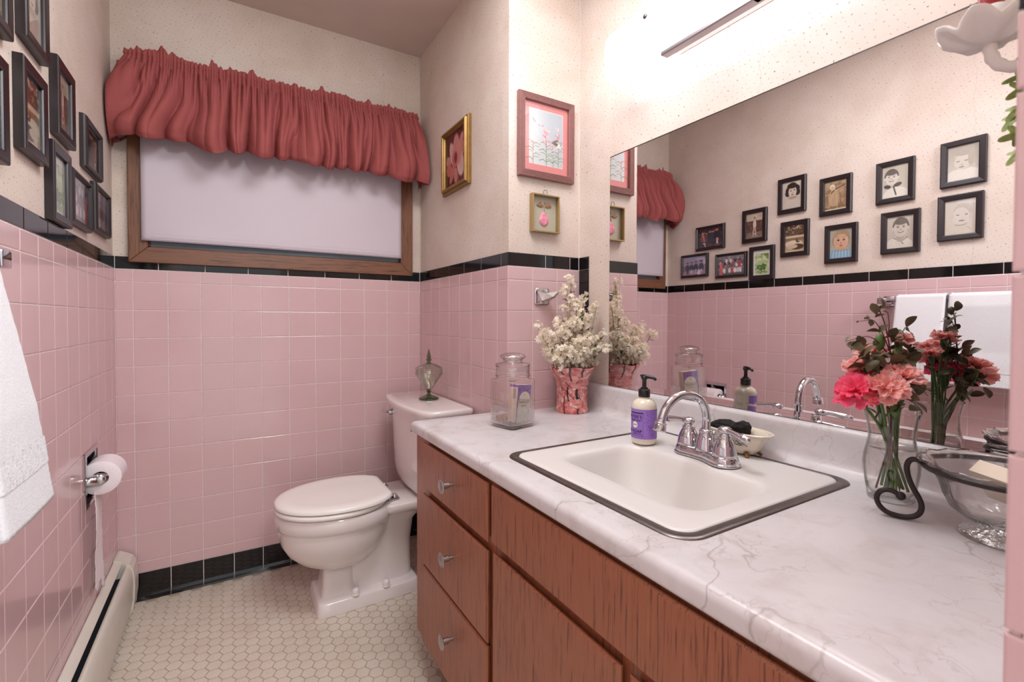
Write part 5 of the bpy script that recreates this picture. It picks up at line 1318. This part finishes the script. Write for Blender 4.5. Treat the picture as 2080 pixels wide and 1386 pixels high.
gl([(.0, .0945), (.0355, .0945), (.0362, .0955)], 'water_surface', 'water', gv)

def carn_mesh(seed, mat, R=1.0):
    q = random.Random(seed); mb = MB()
    for ring, (n, el, L, W_) in enumerate(((7, 4, .036, .034), (7, 24, .033, .032), (6, 44, .028, .027), (5, 64, .022, .022), (3, 82, .016, .018))):
        for k in range(n):
            az = 2 * pi * (k + ring * .37 + q.uniform(-.18, .18)) / n; e = radians(el + q.uniform(-9, 9)); sd = q.uniform(0, 50)
            dirv = Vector((cos(az) * cos(e), sin(az) * cos(e), sin(e))); side = Vector((-sin(az), cos(az), 0)); up = dirv.cross(side) * -1
            Lk = L * q.uniform(.85, 1.12)
            def f(u, v):
                s = u * 2 - 1; w = W_ * .5 * (.18 + .82 * v ** .8)
                r = Lk * (v - .10 * v * s * s)
                ruf = v * v * (.0034 * sin(u * 11 + sd) + .0014 * sin(u * 27 + sd * 2)) + .005 * s * s * v
                jag = (.0014 * sin(u * 44 + sd) if v > .99 else 0)
                p = dirv * (r + jag) + side * (w * s) + up * (ruf + .006 * v * v * (1 if ring < 2 else -1) * -1)
                return tuple(p + Vector((0, 0, .002 * ring)))
            mb.grid(f, 13, 6)
    return mb.mesh('blossom', mat)
CM = {'pale': [carn_mesh(s, 'petalpale') for s in (1, 2, 3)], 'hot': [carn_mesh(s, 'petalhot') for s in (4, 5)]}
cx_mb = MB().lathe([(.0022, -.030), (.0055, -.026), (.0080, -.018), (.0085, -.008), (.0100, .001), (.0125, .006)], 14); CALYX = cx_mb.mesh('calyx', 'calyx')
def stemline(P, lean, seed):
    q = random.Random(seed); neck = Vector((gx + (P.x - gx) * .22 + q.uniform(-.008, .008), gy + (P.y - gy) * .22 + q.uniform(-.008, .008), ZT + .125))
    if (neck.xy - Vector((gx, gy))).length > .027: neck.xy = Vector((gx, gy)) + (neck.xy - Vector((gx, gy))).normalized() * .026
    bot = Vector((gx - (P.x - gx) * .30 + q.uniform(-.012, .012), gy - (P.y - gy) * .5 + q.uniform(-.014, .014), ZT + .016))
    d = bot.xy - Vector((gx, gy)); 
    if d.length > .026: bot.xy = Vector((gx, gy)) + d.normalized() * .026
    end = P - lean * .028
    return smooth([tuple(bot), tuple((bot + neck) / 2), tuple(neck), tuple((neck + end) / 2 + Vector((0, 0, .004))), tuple(end)], 2)
CARN = [('hot', (1.2814, -1.9309, .9909), 1.12, 'hot pink carnation drooping farthest left in the glass vase', (-.55, .05, .75)),
        ('hot', (1.3554, -1.9225, 1.0038), 1.10, 'hot pink carnation half hidden in the middle of the glass vase bouquet', (-.25, .1, .9)),
        ('pale', (1.2946, -1.9678, .9987), .98, 'pale pink carnation overlapping the hot pink blooms, nearest the camera', (-.50, -.35, .70)),
        ('pale', (1.3489, -1.9707, 1.0187), 1.0, 'wide open pale pink carnation right of centre with flat petals', (-.10, -.12, 1)),
        ('pale', (1.3531, -1.9030, 1.0314), .86, 'pale pink carnation at the upper left edge of the bouquet', (-.35, .3, .85)),
        ('pale', (1.3907, -1.9075, 1.0548), .84, 'pale pink carnation just above the upper left bloom', (-.15, .2, .95)),
        ('pale', (1.4196, -1.9417, 1.0801), .74, 'small pale pink carnation standing highest in the bouquet', (.05, -.1, 1)),
        ('pale', (1.4650, -1.9315, 1.0480), .66, 'small pale pink carnation at the back near the mirror', (.2, .1, .9))]
for k, (kind, P, s, lab_, ln) in enumerate(CARN):
    P = Vector(P); L = Vector(ln).normalized(); t = thing('carnation', lab_, 'flower', tuple(P), 'carnations in the glass vase')
    MX_ = Matrix.Translation(P - L * .012) @ L.to_track_quat('Z', 'Y').to_matrix().to_4x4() @ Matrix.Rotation(k * 1.3, 4, 'Z') @ Matrix.Scale(s * .95, 4)
    link('blossom', CM[kind][k % len(CM[kind])], t, True, MX_)
    link('calyx', CALYX, t, True, MX_)
    SL = stemline(P - L * .010, L, k)
    MB().tube(SL, .0026, 8).obj('stem', 'stemgreen', t)
    for j in range(2):
        i = len(SL) // 2 + 3 + j * 3
        if i < len(SL):
            A = Vector(SL[i]); d = Vector((cos(k * 2 + j * 3), sin(k * 2 + j * 3), .9)).normalized(); 
            MB().tube([A, A + d * .012, A + d * .022 + Vector((d.x, d.y, 0)) * .008], [.0016, .0018, .0003], 6).obj('leaf', 'stemgreen', t)
BUD = MB().lathe([(.0018, -.012), (.0055, -.008), (.0085, 0), (.0082, .008), (.0055, .015), (.002, .019), (0, .020)], 14).mesh('bud', 'calyx')
for k, (P, lab_) in enumerate((((1.3650, -1.9560, .9500), 'closed green carnation bud at the rim of the glass vase'), ((1.3700, -1.9290, 1.0640), 'green carnation bud between the twigs high on the left'), ((1.4080, -1.9400, 1.0400), 'green carnation bud under the highest pale bloom'))):
    P = Vector(P); t = thing('carnation_bud', lab_, 'flower', tuple(P)); L = Vector((-.2, -.2, 1)).normalized()
    link('bud', BUD, t, True, Matrix.Translation(P)); SL = stemline(P + Vector((0, 0, .018)), L, 40 + k); MB().tube(SL, .0016, 8).obj('stem', 'stemgreen', t)
lm2 = leafmesh(.030, .021, 'darkleaf', .12)
SPR = [('tall red-stemmed sprig of bronze leaves rising above the carnations', [(1.3671, -1.9486, .9348), (1.3704, -1.9494, .9867), (1.3708, -1.9486, 1.0300), (1.3658, -1.9449, 1.0646), (1.3601, -1.9407, 1.0991), (1.3551, -1.9372, 1.1164), (1.3463, -1.9316, 1.1354)],
        [[(1.3680, -1.9460, 1.0500), (1.3549, -1.9378, 1.0887), (1.3439, -1.9308, 1.1069), (1.3365, -1.9263, 1.1077), (1.3238, -1.9188, 1.1051)], [(1.3740, -1.9384, 1.0509), (1.3643, -1.9323, 1.0640), (1.3553, -1.9267, 1.0745), (1.3441, -1.9199, 1.0788), (1.3306, -1.9118, 1.0753), (1.3110, -1.9002, 1.0691)], [(1.3640, -1.9430, 1.080), (1.3690, -1.9440, 1.098), (1.3660, -1.9420, 1.120)]], .0016, 'redstem'),
       ('short sprig of dark round leaves at the left of the bouquet', [(1.3700, -1.9480, .940), (1.3494, -1.9492, .9639), (1.3277, -1.9351, 1.0051), (1.3184, -1.9288, 1.0350), (1.3149, -1.9263, 1.0521)], [], .0013, 'redstem'),
       ('green sprig of dark leaves behind the highest bloom', [(1.4162, -1.9430, .9375), (1.4219, -1.9454, .9824), (1.4193, -1.9425, 1.0362), (1.4180, -1.9391, 1.0720), (1.4274, -1.9461, 1.0945)], [[(1.42, -1.944, 1.01), (1.436, -1.95, 1.035), (1.445, -1.953, 1.06)], [(1.42, -1.943, 1.03), (1.40, -1.942, 1.055), (1.385, -1.944, 1.075)]], .0015, 'stemgreen'),
       ('sprig of dark leaves hanging over the right rim of the vase', [(1.385, -1.950, .935), (1.3752, -1.9641, .9697), (1.3863, -1.9704, .9925), (1.4010, -1.9793, .9883), (1.414, -1.985, .975)], [], .0013, 'stemgreen')]
q = random.Random(8)
LEAFS = [(1.3154, -1.9502, 1.0369, 1.2, 0), (1.3583, -1.9407, 1.0472, 1.1, 0), (1.3207, -1.9298, 1.0521, 1, 1), (1.2990, -1.9402, 1.0452, 1, 1), (1.3284, -1.9233, 1.0255, 1, 1), (1.3667, -1.9230, 1.0236, 1, 0), (1.3854, -1.9447, 1.0728, 1, 2), (1.4027, -1.9437, 1.0636, 1, 2), (1.3801, -1.9417, 1.0640, .8, 2), (1.4124, -1.9502, 1.0326, 1, 2), (1.4285, -1.9480, 1.0407, 1.1, 2), (1.4346, -1.9519, 1.0290, 1, 2), (1.3400, -1.9662, .9828, 1, 3), (1.3455, -1.9813, .9761, .9, 3), (1.3553, -1.9524, .9710, .9, 3), (1.3680, -1.9594, .9967, .9, 3), (1.3467, -1.9352, .9866, .9, 1), (1.3765, -1.9292, 1.0103, .9, 0), (1.4235, -1.9576, 1.0016, .9, 3), (1.4274, -1.9461, 1.0945, .8, 2), (1.3737, -1.9389, 1.0202, 1, 0), (1.3450, -1.9324, 1.0645, .6, 0), (1.3511, -1.9356, 1.0853, .8, 0), (1.3529, -1.9357, 1.1294, .9, 0), (1.3462, -1.9319, 1.1164, .7, 0), (1.3387, -1.9276, 1.1095, .5, 0), (1.3290, -1.9109, 1.0744, .9, 0), (1.40, -1.975, .978, 1, 3), (1.41, -1.962, .965, .9, 3), (1.372, -1.965, .955, 1, 3), (1.345, -1.955, 1.035, 1, 1), (1.335, -1.945, 1.02, 1, 1), (1.325, -1.957, 1.025, .9, 1), (1.36, -1.95, 1.03, 1, 0), (1.335, -1.925, 1.045, .9, 1), (1.39, -1.955, 1.01, 1, 2), (1.44, -1.95, 1.05, .8, 2)]
for k, (lab_, main, subs, rad, mt) in enumerate(SPR):
    t = thing('leafy_sprig', lab_, 'foliage', main[0], 'leafy sprigs in the glass vase')
    bot = (gx + q.uniform(-.02, .02), gy + q.uniform(-.02, .02), ZT + .016); nk = (gx + (main[0][0] - gx) * .45, gy + (main[0][1] - gy) * .45, ZT + .115)
    pts = smooth([bot, nk] + main, 2); MB().tube(pts, [rad * (1.1 - .6 * i / len(pts)) for i in range(len(pts))], 7).obj('stem', mt, t)
    for sb_ in subs: 
        p2 = smooth(sb_, 2); MB().tube(p2, [rad * (.7 - .45 * i / len(p2)) for i in range(len(p2))], 6).obj('twig', mt, t)
        for j in (0, 1): link('leaf', lm2, t, True, Matrix.Translation(Vector(sb_[-1 - j])) @ Matrix.Rotation(q.random() * 6, 4, 'Z') @ Matrix.Rotation(q.uniform(-.8, .8), 4, 'Y') @ Matrix.Diagonal((.55, .3, .5, 1)))
    for x, y, z, s, kk in LEAFS:
        if kk != k: continue
        for j in range(2):
            M_ = Matrix.Translation((x + q.gauss(0, .003), y + q.gauss(0, .003), z + q.gauss(0, .003))) @ Matrix.Rotation(q.random() * 2 * pi, 4, 'Z') @ Matrix.Rotation(q.uniform(-1.3, 1.2), 4, 'Y') @ Matrix.Rotation(q.uniform(-1, 1), 4, 'X') @ Matrix.Scale(s * q.uniform(.75, 1.05), 4)
            link('leaf', lm2, t, True, M_)

# ------------------------------------------------------------------ footed glass bowl on an iron stand with a soap packet
BX, BY = 1.37, -2.095
st_ = thing('iron_stand', 'black wrought iron stand with curled legs holding the glass bowl', 'stand', (BX, BY, ZT))
MB().tube([(BX + .0975 * cos(2 * pi * k / 48), BY + .0975 * sin(2 * pi * k / 48), ZT + .0985) for k in range(49)], .0042, 10).obj('ring', 'iron', st_)
SCR = [(.0985, .8770), (.1045, .8805), (.1110, .8806), (.1165, .8756), (.1185, .8632), (.1150, .8473), (.1090, .8317), (.1010, .8176), (.0975, .8045), (.1010, .7911), (.1130, .7836), (.1290, .7824), (.1440, .7855), (.1540, .7954), (.1575, .8078), (.1530, .8186), (.1440, .8240), (.1340, .8228), (.1250, .8167)]
for ang in (112.8, -127.2, -7.2):
    a = radians(ang); pts = smooth([(BX + r * cos(a) * .99, BY + r * sin(a) * .99, z) for r, z in SCR], 2)
    if ang != 112.8: pts = smooth([(BX + (r if r < .12 else .12 + (r - .12) * .25) * cos(a) * .9, BY + (r if r < .12 else .12 + (r - .12) * .25) * sin(a) * .9, z) for r, z in SCR], 2)
    lg = MB().tube(pts, .0042, 10).obj('leg', 'iron', st_)
    b2 = bmesh.new(); bmesh.ops.create_icosphere(b2, subdivisions=3, radius=.0072); me = bpy.data.meshes.new('ball_tip'); b2.to_mesh(me); b2.free(); me.materials.append(M['iron'])
    for p in me.polygons: p.use_smooth = True
    link('ball_tip', me, lg, True, Matrix.Translation(pts[-1]))
gb = thing('glass_bowl', 'wide clear glass bowl on a round foot at the right end of counter', 'bowl', (BX, BY, ZT))
def wb_(r, z, k=1): return [(BX + r * (1 + k * .010 * sin(10 * t)) * cos(t), BY + r * (1 + k * .010 * sin(10 * t)) * sin(t), ZT + z + k * .0012 * sin(20 * t)) for t in [2 * pi * i / 80 for i in range(80)]]
MB().loft([wb_(.020, .0245, 0), wb_(.050, .027, 0), wb_(.066, .040, 0), wb_(.074, .060), wb_(.080, .080), wb_(.0895, .096), wb_(.1005, .1045), wb_(.1045, .107), wb_(.1035, .109), wb_(.099, .1075), wb_(.087, .0985), wb_(.077, .080), wb_(.071, .060), wb_(.062, .042), wb_(.045, .031), wb_(.0, .029, 0)], True, False, False).obj('bowl_body', 'glass', gb)
MB().lathe([(.0, .0005), (.052, .0006), (.0555, .003), (.052, .006), (.035, .009), (.020, .014), (.016, .019), (.020, .0245)], 44, (BX, BY, ZT)).obj('foot', 'cutglass', gb)
pk = thing('soap_packet', 'purple and cream soap carton leaning in the glass bowl', 'box', (BX, BY, ZT + .06))
PM = Matrix.Translation((1.362, -2.108, ZT + .080)) @ Matrix.Rotation(radians(28), 4, 'Z') @ Matrix.Rotation(radians(34), 4, 'Y') @ Matrix.Rotation(radians(-52), 4, 'X') @ Matrix.Rotation(radians(38), 4, 'Y')
mb = MB().box((-.030, -.012, -.046), (.030, .012, .046)); mb.v = [tuple(PM @ Vector(v)) for v in mb.v]; mb.obj('carton', 'cartoncream', pk)
c = carton_canvas(.060, .092, 33)
link('printed_face', c.mesh('printed_face', lambda u, v: tuple(PM @ Vector(((u - .5) * .060, -.0124, (v - .5) * .092)))), pk)
flat_text('YARDLEY', .0115, PM @ basis((.002, -.0128, .004), (1, 0, 0), (0, 0, 1)), pk, 'inkgrey', .0001)

# ------------------------------------------------------------------ ceramic wall sconce with candle, and ivy, on the near end wall
sc_ = thing('candle_sconce', 'white ceramic shell-shaped candle sconce on a curved arm at the upper right', 'sconce', (1.118, YJ, 1.42))
CX_, CYY = 1.117, -2.128
def cup(u, v):
    a = 2 * pi * u; K = [(0, .0), (.018, .000), (.031, .005), (.039, .012), (.0415, .018), (.036, .0185), (.027, .011), (.014, .008)]
    i = min(6, int(v * 7)); t = v * 7 - i; r = K[i][0] + (K[i + 1][0] - K[i][0]) * t; z = K[i][1] + (K[i + 1][1] - K[i][1]) * t
    lobe = abs(sin(a * 3.5)); out_ = max(0, min(1, (r - .014) / .024))
    return (CX_ + r * (1 + .20 * lobe * out_) * cos(a), CYY + r * (1 + .20 * lobe * out_) * sin(a), 1.4215 + z + .013 * lobe ** 1.5 * out_ + .0008 * sin(a * 21) * out_ - .002 * out_)
MB().grid(cup, 84, 24, closeu=True).obj('shell_cup', 'ceramicgrey', sc_)
MB().lathe([(.0, .010), (.014, .010), (.0155, .022), (.0145, .034), (.0125, .034), (.0120, .018)], 24, (CX_, CYY, 1.4265)).obj('candle_socket', 'ceramicgrey', sc_)
AP = smooth([(CX_, CYY, 1.426), (CX_ - .001, CYY, 1.412), (CX_ + .001, CYY - .004, 1.399), (CX_ + .008, CYY - .014, 1.391), (CX_ + .016, CYY - .032, 1.392), (CX_ + .020, CYY - .055, 1.399), (CX_ + .020, YJ + .012, 1.404)], 2)
MB().tube(AP, [.0062 + .0006 * sin(i * 1.9) for i in range(len(AP))], 14).obj('arm', 'ceramicgrey', sc_)
n = 30; rg = [[(CX_ + .020 + r * cos(2 * pi * i / n), YJ + .0055 + h, 1.404 + 1.5 * r * sin(2 * pi * i / n)) for i in range(n)] for r, h in ((.030, 0), (.030, .004), (.025, .008), (.010, .010))]
MB().loft(rg, True, True, True).obj('back_plate', 'ceramicgrey', sc_, fixn=True)
cn = thing('candle', 'red taper candle standing in the white sconce', 'candle', (CX_, CYY, 1.436))
MB().lathe([(0, .0), (.0112, .0), (.0108, .12), (.008, .124), (0, .125)], 24, (CX_, CYY, 1.4375)).obj('wax', 'candle', cn, auto=50)
MB().tube([(CX_, CYY, 1.5625), (CX_ + .001, CYY, 1.572)], .0008, 6).obj('wick', 'blackplastic', cn)
iv = thing('ivy_strand', 'strand of artificial ivy hanging below the sconce at the right edge', 'plant', (1.145, YJ + .02, 1.40))
VP2 = smooth([(1.158, YJ + .006, 1.48), (1.156, YJ + .030, 1.44), (1.150, YJ + .062, 1.405), (1.148, YJ + .070, 1.37), (1.147, YJ + .072, 1.34), (1.146, YJ + .070, 1.31), (1.147, YJ + .066, 1.285)], 2)
MB().tube(VP2, .0011, 6).obj('vine', 'twig', iv)
def ivl(u, v):
    a = (u - .5) * 2 * pi * .93; r = .013 * (1 + .38 * cos(a * 5)) * (.75 + .25 * cos(a)) * v; return (r * cos(a) + .006 * v, r * sin(a), .003 * sin(v * 3) - .002 * cos(a * 5) * v)
im = MB().grid(ivl, 41, 4).mesh('leaf', 'ivyleaf'); q = random.Random(21)
for k, z in enumerate((1.412, 1.384, 1.376, 1.352, 1.343, 1.322, 1.303, 1.440)):
    P = min(VP2, key=lambda p: abs(p[2] - z)); d = Vector((-.35 if k % 2 else -.1, .9 if k % 2 else .75, q.uniform(-.5, .1))).normalized()
    N_ = Vector((-.93, -.30, .15)).normalized(); d = Vector((-.45, .75, q.uniform(-.9, .25))); d = (d - N_ * d.dot(N_)).normalized(); x = d; y = N_.cross(x).normalized(); zz = N_
    Mx = Matrix(((x.x, y.x, zz.x, P[0]), (x.y, y.y, zz.y, P[1] + .002), (x.z, y.z, zz.z, P[2]), (0, 0, 0, 1))) @ Matrix.Rotation(q.uniform(-.5, .5), 4, 'X')
    link('leaf', im, iv, True, Mx @ Matrix.Scale(q.uniform(.8, 1.15), 4))
